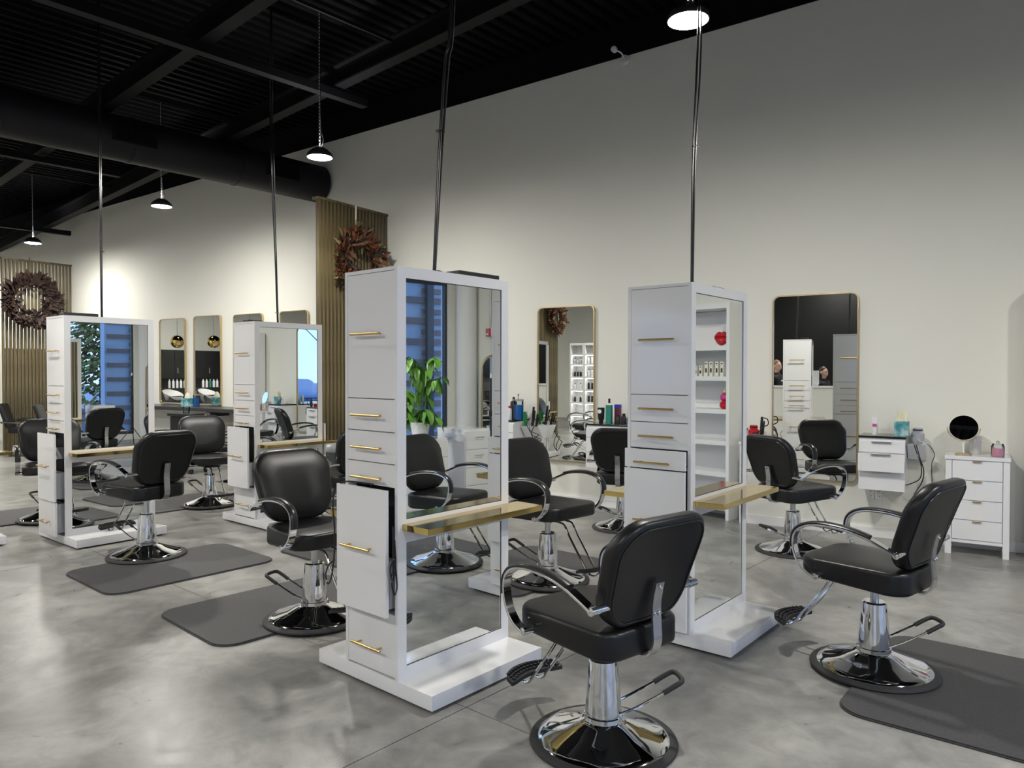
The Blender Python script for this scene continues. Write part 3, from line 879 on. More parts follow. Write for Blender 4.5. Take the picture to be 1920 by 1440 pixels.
# ------------------------------------------------------------------ wall cabinets, dresser
def vanity(x0, x1, label, pulls=(0, 0, 0), dz=0, nd=3):
    root = thing('wall_cabinet', label, 'cabinet', ((x0 + x1) / 2, WY, 0), 0, 'white floating wall cabinets')
    w = (x1 - x0) / 2; dp = .33
    obj('cabinet_top', box(B(), -w - .004, w + .004, -dp - .012, -.001, .928, .946, .002), mat('black_glass_top', (.012, .012, .013), .12) if 'black_glass_top' not in MATS else MATS['black_glass_top'], root)
    obj('body', box(B(), -w, w, -dp, -.001, .475, .927), lacquer, root)
    zz = [(.805, .902), (.645, .800), (.478, .640)]
    for (a, b), p in zip(zz, pulls):
        f = obj('drawer', box(B(), -w + .001, w - .001, -dp - .020 - p, -dp - .0005 - p, a, b, .001), lacquer, root)
        if p: obj('drawer_box', box(B(), -w + .02, w - .02, -dp - .0005 - p, -dp - .0004, a + .02, b - .02), lacquer, f)
        obj('handle', box(B(), -w * .42, w * .42, -dp - .034 - p, -dp - .0202 - p, b - .014, b - .002), steel, f)
    return root
vanity(-.910, -.550, 'white floating cabinet at the right with a silver hair dryer on its side', (0, .055, 0))
vanity(-3.575, -3.09, 'white floating cabinet with bottles, partly behind a station and a chair')
vanity(-4.98, -4.50, 'white floating cabinet with blue jar, mostly hidden by the nearest station')
vanity(-2.36, -1.96, 'white floating cabinet hidden behind the station left of the large mirror')
# dresser
dr = thing('dresser', 'white dresser of four drawers with gold tab pulls, at the right', 'dresser', (-.032, 7.215, 0))
hw, dp = .222, .165
pl = B(); 
for sx in (-1, 1):
    for sy in (-1, 1):
        x0, x1 = sorted((sx * hw, sx * (hw - .045))); y0, y1 = sorted((sy * dp, sy * (dp - .035)))
        lg = B(); box(lg, x0, x1, y0, y1, 0, .78, .003)
        obj('leg', lg, lacquer, dr)
obj('top', box(B(), -hw - .006, hw + .006, -dp - .008, dp, .781, .812, .004), lacquer, dr)
obj('body', box(B(), -hw + .046, hw - .046, -dp + .014, dp - .036, .10, .779), lacquer, dr)
obj('apron', box(B(), -hw + .046, hw - .046, -dp + .004, -dp + .013, .10, .125), lacquer, dr)
for k in range(4):
    a = .130 + k * .163
    f = obj('drawer', box(B(), -hw + .049, hw - .049, -dp - .001, -dp + .0135, a, a + .158, .0015), lacquer, dr)
    obj('handle', box(B(), -.032, .032, -dp - .016, -dp - .0012, a + .148, a + .156, .002), gold_m, f)
for sx in (-1, 1): # side panels
    obj('side_panel', box(B(), min(sx * (hw - .012), sx * (hw - .022)), max(sx * (hw - .012), sx * (hw - .022)), -dp + .036, dp - .036, .09, .779), lacquer, dr)
# vanity mirror on the dresser
vm = thing('makeup_mirror', 'round gold makeup mirror on the white dresser', 'mirror', (-.130, 7.17, .812))
obj('base', lathe(B(), [(.062, 0), (.062, .008), (.05, .014), (.012, .016)], 32), brass_m, vm, True)
obj('stem', lathe(B(), [(.007, .015), (.007, .115), (.011, .12), (.007, .125), (.007, .14)], 16), white_pl, vm, True)
yk = [(.118 * math.cos(R(a)), 0, .225 + .108 * math.sin(R(a))) for a in range(-180, 1, 12)]
obj('yoke', tube(B(), yk, .0035, 8), brass_m, vm, True)
mg = obj('mirror_glass', lathe(B(), [(.001, -.006), (.103, -.006), (.106, 0), (.103, .006), (.001, .006)], 40, (0, 0, .225), ax='Y'), mirror_m, vm, True)
mg.data.transform(Matrix.Translation((0, 0, .225)) @ Matrix.Rotation(R(-16), 4, 'X') @ Matrix.Translation((0, 0, -.225)))
# fluted glass vase (twisted petals)
vz = lathe(B(), [(.036, 0), (.042, .02), (.044, .06), (.043, .10), (.042, .148), (.036, .15), (.034, .03)], 28, fn=lambda k, a: 1 + .09 * math.sin(a * 7 + k * 2.1))
tag(obj('vase', vz, mat('crystal_vase', (.62, .62, .62), .12, .35), None, True, (-.05, 7.27, .8125)), 'silvery faceted vase behind the round makeup mirror', 'vase')
cj = thing('candle_jar', 'pink candle in a clear jar on the dresser', 'candle', (.108, 7.16, .8125))
obj('wax', extrude_poly([(.042 * math.cos(PI / 4 * k + .4), .042 * math.sin(PI / 4 * k + .4)) for k in range(8)], .002, .065), pink_m, cj)
obj('glass', lathe(B(), [(.046, 0), (.047, .085), (.040, .095)], 24, close=False), jar_m, cj, True)
obj('lid', lathe(B(), [(.040, .096), (.042, .104), (.01, .110), (.012, .122), (.004, .128)], 20), jar_m, cj, True)

# ------------------------------------------------------------------ things on the right cabinet
TZ = .9465
def bottle(loc, r, h, m, capm, label, neck=.4, caph=.03, grp=None, cat_='bottle'):
    t = thing('bottle', label, cat_, loc, 0, grp)
    obj('body', lathe(B(), [(r, 0), (r, h * .75), (r * .9, h * .82), (r * neck, h * .88), (r * neck, h * .9)], 20), m, t, True)
    obj('cap', lathe(B(), [(r * (neck + .08), h * .9), (r * (neck + .08), h * .9 + caph), (r * neck * .6, h * .9 + caph + .004)], 16), capm, t, True)
    return t
tb = thing('cream_tube', 'white cream tube with pink print standing on the right cabinet', 'tube', (-.80, 7.18, TZ))
o = B(); K = [(.022, .016, .0), (.023, .017, .02), (.024, .017, .022), (.026, .012, .10), (.028, .003, .148), (.028, .003, .158)]
rs = []
for a, b, z in K: rs.append([o.verts.new((a * math.cos(2 * PI * i / 20), b * math.sin(2 * PI * i / 20), z)) for i in range(20)])
for p, q in zip(rs, rs[1:]):
    for i in range(20): o.faces.new((p[i], p[(i + 1) % 20], q[(i + 1) % 20], q[i]))
o.faces.new(rs[0][::-1]); o.faces.new(rs[-1]); bmesh.ops.recalc_face_normals(o, faces=o.faces)
obj('tube_body', o, white_pl, tb, True)
obj('print_band', box(B(), -.0165, .0165, -.0165, -.0150, .072, .098), magenta, tb)
ti = thing('tissue_box', 'blue and white tissue box with a cream tissue on the right cabinet', 'tissue box', (-.59, 7.20, TZ))
obj('carton', box(B(), -.055, .055, -.055, .055, 0, .125, .001), tissue_m, ti)
pg = B()
for j in range(3):
    pr = []
    for i in range(11):
        x = -.048 + .0096 * i; y = -.018 + .018 * j + .006 * math.sin(i * 1.9 + j)
        pr.append((pg.verts.new((x, y, .126)), pg.verts.new((x * .92, y + .008 * math.sin(i * 2.3 + j), .185 + .025 * math.sin(i * .9 + j * 1.3) + (.02 if j == 1 else 0)))))
    for a, b in zip(pr, pr[1:]): pg.faces.new((a[0], b[0], b[1], a[1]))
obj('tissue', pg, paper_m, ti)
def dryer(loc, rot, m, label, holder=True):
    t = thing('hair_dryer', label, 'hair dryer', loc, rot)
    obj('barrel', lathe(B(), [(.026, .125), (.036, .122), (.038, .105), (.036, .09), (.050, .075), (.052, .035), (.045, .005), (.03, -.015)], 28), m, t, True)
    obj('nozzle_ring', lathe(B(), [(.037, .100), (.040, .102), (.040, .110), (.037, .112)], 28, close=False), plastic, t, True)
    obj('grip', tube(B(), cat([(.0, -.03, .03), (.0, -.065, .012), (.0, -.085, -.0)], 5), .015, 12), m, t, True)
    return t
hd = thing('tool_holder', 'white wall bracket holding the silver hair dryer', 'bracket', (-.475, WY - .001, .80), 0)
hb_ = B(); 
ps = [(-.07, -.16, .07), (.07, -.16, .07)]
v8 = [(-.07, -.0, -.06), (.07, -.0, -.06), (.07, -.12, -.06), (-.07, -.12, -.06), (-.07, -.0, .075), (.07, -.0, .075), (.07, -.23, .075), (-.07, -.23, .075)]
vv = [hb_.verts.new(p) for p in v8]
for f in ((0, 3, 2, 1), (4, 5, 6, 7), (0, 1, 5, 4), (2, 3, 7, 6), (0, 4, 7, 3), (1, 2, 6, 5)): hb_.faces.new([vv[i] for i in f])
bmesh.ops.recalc_face_normals(hb_, faces=hb_.faces)
obj('tray', hb_, white_pl, hd)
dryer((-.470, 7.25, .8925), R(10), silver_pl, 'silver hair dryer standing in the white bracket at the right')
def loosecord(pts, label, r=.0045):
    o = obj('power_cord', tube(B(), cat(pts, 7), r, 7), cable_m, None, True)
    return tag(o, label, 'cord')
loosecord([(-.49, 7.13, .88), (-.46, 7.08, .80), (-.43, 7.07, .70), (-.44, 7.10, .60), (-.50, 7.12, .55), (-.56, 7.12, .53), (-.60, 7.14, .57), (-.605, 7.16, .62)], 'black dryer cord looping under the white bracket')
loosecord([(-.475, 7.13, .88), (-.44, 7.10, .76), (-.415, 7.12, .66), (-.43, 7.18, .56), (-.47, 7.26, .48), (-.50, 7.33, .42), (-.50, 7.37, .40)], 'black dryer cord dropping to the wall outlet')
loosecord([(-.44, 7.22, .90), (-.38, 7.20, .87), (-.34, 7.19, .80), (-.36, 7.20, .72), (-.36, 7.22, .60), (-.35, 7.26, .42), (-.36, 7.33, .34)], 'thin black cord hanging right of the silver hair dryer', .003)
for k, x in enumerate((-.85, -.785)):
    t = thing('wall_outlet', ('left' if k == 0 else 'right') + ' white socket plate below the right cabinet', 'outlet', (x, WY - .001, .395), 0, 'wall outlets')
    obj('plate', box(B(), -.026, .026, -.006, 0, -.05, .05, .002), white_pl, t)
    for z in (-.022, .022):
        for dx in (-.007, .007): obj('slot', box(B(), dx - .0015, dx + .0015, -.0068, -.0061, z - .006, z + .006), plastic, t)
# things on the cabinet beside the middle mirror
def pt(x, y): return (x, y, TZ)
tt = thing('black_tube', 'black tube with a round white badge on the middle cabinet', 'tube', pt(-3.44, 7.13))
obj('tube_body', lathe(B(), [(.024, 0), (.024, .03), (.034, .05), (.038, .14), (.038, .17)], 20), plastic, tt, True)
obj('badge', lathe(B(), [(.001, -.0395), (.022, -.0395), (.022, -.036)], 20, (0, 0, .13), ax='Y'), white_pl, tt)
g = thing('green_carton', 'green carton between dark bottles on the middle cabinet', 'box', pt(-3.35, 7.14))
obj('carton', box(B(), -.030, .030, -.025, .025, 0, .20, .002), teal_m, g)
bottle(pt(-3.40, 7.25), .032, .24, white_pl, plastic, 'white pump bottle with a black spout on the middle cabinet', .3, .045)
g = thing('maroon_carton', 'maroon box with a blue top beside the green carton', 'box', pt(-3.275, 7.20))
obj('carton', box(B(), -.030, .030, -.025, .025, 0, .17, .002), maroon, g); obj('lid', box(B(), -.031, .031, -.026, .026, .17, .205, .002), blue2_m, g)
bottle(pt(-3.245, 7.13), .026, .09, plastic, plastic, 'small black jar in front of the maroon box', .8, .012, cat_='jar')
bottle(pt(-3.185, 7.15), .026, .10, plastic, plastic, 'small black bottle left of the blue bowl', .6, .02)
bw = thing('blue_jar', 'clear jar of deep blue liquid on the middle cabinet', 'jar', pt(-3.10, 7.16))
obj('liquid', lathe(B(), [(.05, 0), (.052, .03), (.05, .045)], 24), blue2_m, bw, True)
obj('jar', lathe(B(), [(.054, .0), (.054, .06), (.03, .11), (.025, .12)], 24, close=False), jar_m, bw, True)
# left hidden cabinet: blue jar, bottles, tool holder with irons
def barbicide(loc, label, s=1.0, m=blue_m):
    t = thing('disinfectant_jar', label, 'jar', loc)
    obj('liquid', lathe(B(), [(.047 * s, .003), (.047 * s, .15 * s)], 24), m, t, True)
    obj('jar', lathe(B(), [(.051 * s, 0), (.051 * s, .19 * s), (.045 * s, .195 * s)], 24, close=False), jar_m, t, True)
    obj('lid', lathe(B(), [(.053 * s, .190 * s), (.053 * s, .205 * s), (.006, .21 * s), (.006, .24 * s), (.012, .245 * s), (.012, .258 * s)], 24), steel, t, True)
    return t
barbicide(pt(-4.53, 7.20), 'jar of dark blue disinfectant with combs left of the middle mirror', 1.15)
obj_ = bottle(pt(-4.61, 7.12), .035, .15, white_pl, red_m, 'white bottle with a red top beside the blue disinfectant jar', .8, .02)
bottle(pt(-4.62, 7.24), .04, .25, plastic, plastic, 'black pump bottle behind the red topped bottle', .3, .03)
hl = thing('tool_holder', 'white wall bracket full of hot tools left of the middle mirror', 'bracket', (-4.36, WY - .001, .80), 0)
hb_ = B(); vv = [hb_.verts.new((p[0] * 1.7, p[1], p[2])) for p in v8]
for f in ((0, 3, 2, 1), (4, 5, 6, 7), (0, 1, 5, 4), (2, 3, 7, 6), (0, 4, 7, 3), (1, 2, 6, 5)): hb_.faces.new([vv[i] for i in f])
bmesh.ops.recalc_face_normals(hb_, faces=hb_.faces)
obj('tray', hb_, white_pl, hl)
def iron(loc, lean, label, m=plastic, h=.20, w=.016):
    t = thing('curling_iron', label, 'curling iron', loc)
    d = Vector((lean[0], lean[1], 1)).normalized()
    obj('handle', tube(B(), [d * -.02, d * h * .6, d * h], w, 12, rfn=lambda q: 1 - .25 * q), m, t, True)
    obj('clamp', tube(B(), [d * .03 + Vector((.02, -.01, 0)), d * h * .8 + Vector((.026, -.012, 0))], w * .5, 8), m, t, True)
    return t
iron((-4.44, 7.20, .89), (.02, -.1), 'green hair iron standing in the white bracket', green_m, .15, .022)
iron((-4.35, 7.22, .89), (.10, -.05), 'tall black curling iron in the bracket left of the middle mirror', plastic, .21)
iron((-4.29, 7.20, .88), (.2, -.1), 'short black curling iron leaning right in the bracket', plastic, .14)
rnd = random.Random(4)
tcd = thing('cord_tangle', 'tangle of black cords hanging from the hot tools left of the middle mirror', 'cords', (0, 0, 0))
for k in range(3):
    pts = []
    for j in range(9):
        a = j * 1.15 + k
        pts.append((-4.28 + .05 * math.cos(a) + .012 * j - .02 * k, 7.13 + .03 * math.sin(a * 1.3), .93 - .045 * j + .03 * math.sin(a) + .01 * k))
    obj('strand', tube(B(), cat(pts, 7), .0045, 7), cable_m, tcd, True)
# red dryer and iron beside the large mirror
h2 = thing('tool_holder', 'white wall bracket holding the red hair dryer', 'bracket', (-1.83, WY - .001, .77), 0)
hb_ = B(); vv = [hb_.verts.new((p[0] * 1.1, p[1], p[2])) for p in v8]
for f in ((0, 3, 2, 1), (4, 5, 6, 7), (0, 1, 5, 4), (2, 3, 7, 6), (0, 4, 7, 3), (1, 2, 6, 5)): hb_.faces.new([vv[i] for i in f])
bmesh.ops.recalc_face_normals(hb_, faces=hb_.faces)
obj('tray', hb_, white_pl, h2)
dryer((-1.865, 7.25, .8615), R(-20), red_m, 'red hair dryer in the bracket left of the large wall mirror')
iron((-1.79, 7.22, .87), (.05, 0), 'black curling iron beside the red hair dryer', plastic, .20)
loosecord([(-1.76, 7.20, 1.06), (-1.72, 7.18, 1.05), (-1.715, 7.18, 1.0), (-1.76, 7.17, .97), (-1.80, 7.15, .90), (-1.75, 7.14, .86), (-1.78, 7.12, .82), (-1.83, 7.12, .84), (-1.86, 7.13, .90), (-1.80, 7.12, .92), (-1.77, 7.13, .84)], 'black cord coiled round the curling iron beside the red dryer', .005)
# things on the far counter
barbicide((-10.54, 7.12, .9405), 'bright blue disinfectant jar on the charcoal counter', .95)
tx = thing('tissue_box', 'green and white tissue box on the charcoal counter', 'tissue box', (-10.74, 7.10, .9405), R(8))
obj('carton', box(B(), -.085, .085, -.06, .06, 0, .13, .001), tissue_m, tx); obj('tissue', lathe(B(), [(.05, .131), (.045, .17), (.02, .215), (.003, .225)], 7), paper_m, tx)
# rolling cart below, glass tumbler
rc = thing('rolling_cart', 'black rolling cart under the charcoal counter', 'cart', (-9.93, 6.60, 0))
obj('body', box(B(), -.25, .25, -.16, .16, .10, .835, .01), plastic, rc)
obj('top_tray', box(B(), -.28, .28, -.19, .19, .84, .88, .01), plastic, rc)
for x in (-.2, .2):
    for y in (-.12, .12): obj('caster', lathe(B(), [(.04, -.012), (.04, .012)], 14, (x, y, .04), ax='Y'), plastic, rc)
for z in (.3, .53): obj('drawer_gap', box(B(), -.23, .23, -.165, -.1605, z, z + .008), steel, rc)
gl = thing('glass_tumbler', 'clear glass tumbler on the black rolling cart', 'glass', (-9.90, 6.52, .8805))
obj('glass', lathe(B(), [(.045, 0), (.052, .10), (.050, .10), (.043, .01)], 20), jar_m, gl, True)

# ------------------------------------------------------------------ wash style chairs at the far left
def salon_chair(x, y, f, label):
    t = thing('folding_arm_chair', label, 'chair', (x, y, 0), R(f), 'slim black chairs')
    obj('seat', deform(pad(.22, .22, .05, .08, .02), lambda a, b, c: (a, b, c + .42)), vinyl, t, True)
    obj('backrest', deform(pad(.21, .23, .04, .05, .015), lambda a, b, c: (-.20 - (b + .23) * .28 - .05 + c, a, .50 + (b + .23) * .95)), vinyl, t, True)
    for sg in (-1, 1):
        obj('armrest', tube(B(), cat([(-.30, sg * .25, .60), (-.1, sg * .26, .66), (.22, sg * .25, .645)], 4), 1, side=(0, 1, 0), sect=[(-.02, -.008), (.02, -.008), (.02, .008), (-.02, .008)]), armpad, t)
        obj('arm_rail', tube(B(), [(-.32, sg * .28, .62), (.25, sg * .28, .60)], .012, 8), chrome, t, True)
    obj('post', lathe(B(), [(.035, .02), (.035, .40)], 16), chrome, t, True)
    obj('base', lathe(B(), [(.27, 0), (.27, .012), (.06, .035), (.04, .05)], 32), chrome, t, True)
    obj('foot_ring', tube(B(), [(.2 + .1 * math.cos(a * PI / 6), .12 * math.sin(a * PI / 6), .24) for a in range(12)], .008, 6, closed=True), chrome, t, True)
    return t
salon_chair(-14.3, 6.30, 50, 'slim black chair at the far left in front of the slats, chrome arm')
salon_chair(-13.5, 6.50, 50, 'second slim black chair at the far left, half behind the station')
salon_chair(-9.62, 6.00, 52, 'slim black chair left of the rolling cart')
salon_chair(-8.62, 6.40, 52, 'slim black chair right of the rolling cart')
# grey bin
bn = thing('waste_bin', 'tall grey round bin with a domed lid beside the slatted divider', 'bin', (-6.12, 5.92, 0))
obj('bin_body', lathe(B(), [(.17, 0), (.185, .20), (.19, .215), (.19, .56), (.195, .57), (.195, .60)], 32), grey_bin, bn, True)
obj('lid', lathe(B(), [(.197, .602), (.197, .625), (.17, .67), (.10, .705), (.03, .715)], 32), mat('grey_lid', (.19, .20, .21), .35), bn, True)
# white sprinkler / camera at the wall top
sp = thing('security_camera', 'small white fitting on the wall just under the black ceiling', 'camera', (-3.29, WY - .002, 4.87))
obj('mount', lathe(B(), [(.05, 0), (.05, -.02), (.03, -.03)], 20, ax='Y'), white_pl, sp, True)
obj('arm', tube(B(), cat([(0, -.03, 0), (0, -.06, .03), (-.02, -.08, .06), (-.07, -.09, .09)], 4), .009, 8), white_pl, sp, True)
obj('head', lathe(B(), [(.02, -.12), (.032, -.115), (.032, -.075), (.02, -.07)], 16, (-.085, 0, .10), ax='Y'), white_pl, sp, True)
obj('ring', tube(B(), [(.03 * math.cos(a * PI / 5), -.06, -.04 + .04 * math.sin(a * PI / 5)) for a in range(10)], .005, 6, closed=True), white_pl, sp, True)

# ------------------------------------------------------------------ what the mirrors show: white shelf unit near the right corner
def shelf_unit(x0, x1, y, levels, label, z1=2.20, dpt=.30, face=-1):
    root = thing('shelf_unit', label, 'shelf', ((x0 + x1) / 2, y, 0))
    w = (x1 - x0) / 2; ya, yb = sorted((0, face * dpt))
    for s in (-1, 1):
        a, b = sorted((s * w, s * (w - .035))); obj('side_panel', box(B(), a, b, ya, yb, 0, z1), white_trim, root)
    bk = (-.012, 0) if face < 0 else (0, .012)
    obj('back_panel', box(B(), -w + .036, w - .036, bk[0], bk[1], 0, z1 - .06), white_trim, root)
    obj('top_rail', box(B(), -w + .036, w - .036, ya, yb, z1 - .055, z1), white_trim, root)
    for z in levels:
        s = obj('shelf', box(B(), -w + .036, w - .036, ya + (.0 if face < 0 else .013), yb - (.013 if face < 0 else 0), z - .045, z), white_trim, root)
        if face > 0: obj('light_strip', box(B(), -w + .04, w - .04, yb - .06, yb - .04, z - .051, z - .0455), led_m, s)
    return root
LV = [.14, .48, .80, 1.12, 1.455, 1.765]
shelf_unit(.32, 1.30, WY - .02, LV, 'white open shelf unit seen in the mirror of the right station')
shelf_unit(1.32, 2.40, WY - .02, LV, 'second white open shelf unit toward the window corner')
# cartons, bottles, lips
for k in range(7):
    x = .43 + .062 * k
    t = thing('carton', 'small ivory carton on the second shelf from the top', 'box', (x, 7.13 + .008 * (k % 2), 1.4555), 0, 'ivory cartons on the white shelf')
    h = .15 if k < 4 else .11
    obj('carton_body', box(B(), -.018, .018, -.018, .018, 0, h, .001), ivory, t)
    obj('print', box(B(), -.010, .010, -.0186, -.0181, h * .25, h * .55), slat_d, t); obj('top_print', box(B(), -.008, .008, -.0186, -.0181, h * .82, h * .9), plastic, t)
for k in range(3): bottle((.90 + .085 * k, 7.14, 1.4555), .032, .155, white_pl, maroon, 'white bottle with a dark red cap on the white shelf', .7, .035, 'red capped bottles')
lp = thing('lips_ornament', 'glossy red lips shaped ornament on the top shelf', 'ornament', (.46, 7.16, 1.7655))
def lips(up):
    bm = B(); n = 24
    pts = []
    for i in range(n + 1):
        a = -1 + 2 * i / n
        if up: th = .034 * (1 - a * a) ** .7 * (1 - .28 * math.exp(-(a / .22) ** 2))
        else: th = .046 * (1 - a * a) ** .75
        pts.append((.080 * a, th))
    rings = []
    for x, th in pts:
        th = max(th, .002); zc = .060 + (th * .9 if up else -th * .9)
        rings.append([bm.verts.new((x, .030 * math.cos(b) * (th / .045 + .3) - .0, zc + th * math.sin(b))) for b in [2 * PI * q / 12 for q in range(12)]])
    for p, q in zip(rings, rings[1:]):
        for j in range(12): bm.faces.new((p[j], p[(j + 1) % 12], q[(j + 1) % 12], q[j]))
    bm.faces.new(rings[0][::-1]); bm.faces.new(rings[-1]); 
    zmin = min(v.co.z for v in bm.verts)
    bmesh.ops.recalc_face_normals(bm, faces=bm.faces)
    return bm
obj('upper_lip', lips(True), red_m, lp, True); lo_ = obj('lower_lip', lips(False), red_m, lp, True)
lp.location.z = 1.7655 + .031
rs_ = lathe(B(), [(.02, 0), (.04, .01), (.045, .05), (.03, .09), (.01, .10)], 20)
tag(obj('pink_ball_ornament', rs_, pink_m, None, True, (.83, 7.14, 1.7655)), 'pink rounded ornament on the top shelf', 'ornament')
st = thing('stacked_ornament', 'red and magenta stacked ornament on the third shelf', 'ornament', (.42, 7.16, 1.1205))
obj('lower_ball', lathe(B(), [(.03, 0), (.052, .025), (.052, .06), (.03, .085)], 20), red_m, st, True)
obj('upper_ball', lathe(B(), [(.03, .086), (.046, .10), (.046, .13), (.028, .155)], 20), mat('magenta_gloss', (.55, .03, .20), .25), st, True)
obj('tip', lathe(B(), [(.02, .156), (.028, .17), (.01, .215)], 16), brass_m, st, True)
# fire alarm pull station and conduit
fa = thing('fire_alarm_station', 'red fire alarm pull station on its conduit by the window corner', 'alarm', (3.10, WY - .001, 2.06))
obj('back_box', box(B(), -.045, .045, -.045, 0, -.06, .06, .003), white_pl, fa)
obj('red_cover', box(B(), -.043, .043, -.075, -.0455, -.06, .06, .004), red_m, fa)
obj('pull_bar', box(B(), -.03, .03, -.085, -.0755, -.035, -.012, .003), white_pl, fa)
obj('conduit', tube(B(), [(0, -.02, .061), (0, -.02, 2.9)], .012, 8), steel, fa, True)
obj('lower_cable', tube(B(), [(0, -.012, -.061), (0, -.012, -1.2)], .003, 6), white_pl, fa, True)
# arched floor mirror
am = thing('arched_floor_mirror', 'narrow arched gold framed mirror standing by the window corner', 'mirror', (2.77, 7.185, 0), R(112.4))
ap = [(-.19, 0)] + [(-.19, .4), (-.19, .9), (-.19, 1.48)] + [(.19 * math.cos(R(a)), 1.52 + .19 * math.sin(R(a))) for a in range(170, 9, -10)] + [(.19, 1.48), (.19, .9), (.19, .4), (.19, 0)]
def lean(x, z): return (x, 0, z + .017)
obj('frame', tube(B(), [lean(*p) for p in ap], .016, 8, closed=True), brass_m, am, True)
g = B(); a = [g.verts.new(Vector(lean(*p)) + Vector((0, -.004, 0))) for p in ap]; b = [g.verts.new(v.co + Vector((0, .01, 0))) for v in a]
g.faces.new(a); g.faces.new(b[::-1])
for j in range(len(a)): g.faces.new((a[j], b[j], b[(j + 1) % len(a)], a[(j + 1) % len(a)]))
bmesh.ops.recalc_face_normals(g, faces=g.faces); obj('mirror_glass', g, mirror_m, am)
# mannequin tripod
tp = thing('tripod_stand', 'slim black tripod stand seen in the leftmost station mirror', 'tripod', (1.95, 6.45, 0))
obj('pole', tube(B(), [(0, 0, .35), (0, 0, 1.42)], .011, 8), plastic, tp, True)
obj('clamp', lathe(B(), [(.02, .95), (.024, .97), (.024, 1.0), (.02, 1.02)], 12), plastic, tp, True)
obj('tip', lathe(B(), [(.010, 1.42), (.012, 1.45), (.004, 1.48)], 10), white_pl, tp, True)
for k in range(3):
    a = k * 2.094 + .4; obj('leg', tube(B(), [(0, 0, .40), (.32 * math.cos(a), .32 * math.sin(a), .01)], .008, 6), plastic, tp, True)
# white drawer cabinets and plant near the right window
def pedestal(x, y, rot, label, w=.36, d=.50, h=.86):
    t = thing('drawer_cabinet', label, 'cabinet', (x, y, 0), rot, 'white drawer cabinets by the window')
    obj('body', box(B(), -d / 2, d / 2, -w / 2, w / 2, .02, h, .003), lacquer, t)
    n = 4
    for k in range(n):
        a = .04 + k * (h - .06) / n
        f = obj('drawer', box(B(), -d / 2 - .018, -d / 2 - .0005, -w / 2 + .004, w / 2 - .004, a, a + (h - .06) / n - .006, .001), lacquer, t)
        obj('handle', tube(B(), [(-d / 2 - .045, -.06, a + .13), (-d / 2 - .045, .06, a + .13)], .005, 8), steel, f, True)
    for yy in (-w / 2,):
        f = obj('side_drawer', box(B(), -d / 2 + .02, d / 2 - .02, yy - .006, yy - .0005, h - .14, h - .05, .001), lacquer, t)
        obj('handle', tube(B(), [(-.08, yy - .02, h - .09), (.08, yy - .02, h - .09)], .005, 8), steel, f, True)
    return t
pedestal(1.62, 5.78, R(-2), 'white drawer cabinet with steel handles by the window, in the nearest mirror')
pedestal(1.65, 5.10, R(-2), 'white drawer cabinet carrying the green plant by the window', .60, .50, .78)
pp = thing('potted_plant', 'green leafy plant in a white pot by the window', 'plant', (1.32 + .25, 5.16, .785))
obj('pot', lathe(B(), [(.08, 0), (.11, .16), (.115, .17), (.10, .17), (.095, .15)], 24), ceramic, pp, True)
obj('soil', lathe(B(), [(.094, .149), (.001, .152)], 20, close=False), trunk_m, pp)
rnd = random.Random(11); lf0 = None
stems = []
for k in range(9):
    a = rnd.uniform(0, 2 * PI); l = rnd.uniform(.2, .75); sp_ = rnd.uniform(.10, .30)
    pts = [(0.02 * math.cos(a), .02 * math.sin(a), .15), (sp_ * .5 * math.cos(a), sp_ * .5 * math.sin(a), .15 + l * .8), (sp_ * math.cos(a), sp_ * math.sin(a), .15 + l)]
    if k > 4: pts = [(0.02 * math.cos(a), .02 * math.sin(a), .15), (.12 * math.cos(a), .12 * math.sin(a), .30), (.22 * math.cos(a), .22 * math.sin(a), .17 + .15 * rnd.random())]
    c = cat(pts, 6); obj('stem', tube(B(), c, .005, 6), leaf_g, pp, True)
    for q in range(4, len(c)):
        for e in range(2):
            if lf0 is None: o = lf0 = obj('leaf', leaf_mesh(.15, .036, -.05), leaf_g, pp, True)
            else: o = lf0.copy(); COL.objects.link(o)
            b = rnd.uniform(0, 2 * PI)
            d = Vector((math.cos(b), math.sin(b), rnd.uniform(-1.6, -.1))).normalized(); s = Vector((0, 0, 1)).cross(d).normalized(); u = d.cross(s)
            o.matrix_local = Matrix.Translation(c[q]) @ Matrix((d, s, u)).transposed().to_4x4() @ Matrix.Scale(rnd.uniform(.7, 1.25), 4)

# product shelves seen in the middle mirror
shelf_unit(-8.78, -8.385, -1.95, [.10, .42, .74, 1.06, 1.38, 1.70, 1.95], 'white lit product shelf, left bay, seen in the middle mirror', 2.22, .30, 1)
shelf_unit(-8.38, -7.60, -1.95, [.10, .42, .74, 1.06, 1.38, 1.70, 1.95], 'white lit product shelf, right bay, seen in the middle mirror', 2.22, .30, 1)
for b_, x0 in enumerate((-8.70, -8.31)):
    for r_, z in enumerate((.74, 1.06, 1.38, 1.70)):
        for k in range(4 if b_ == 0 else 7):
            mm = [plastic, white_pl, plastic, silver_pl][(r_ + b_ * (r_ % 2)) % 4]
            if b_ == 1: mm = [plastic, plastic, white_pl, white_pl][r_]
            if b_ == 0 and r_ in (0, 1) and k % 2: continue
            bottle((x0 + (.08 if b_ == 0 else .095) * k, -1.78, z + .0005), .027, .19 if b_ else .14, mm, plastic if mm is not plastic else silver_pl, 'product bottle on a lit white shelf seen in the middle mirror', .4, .02, 'bottles on the lit shelves')
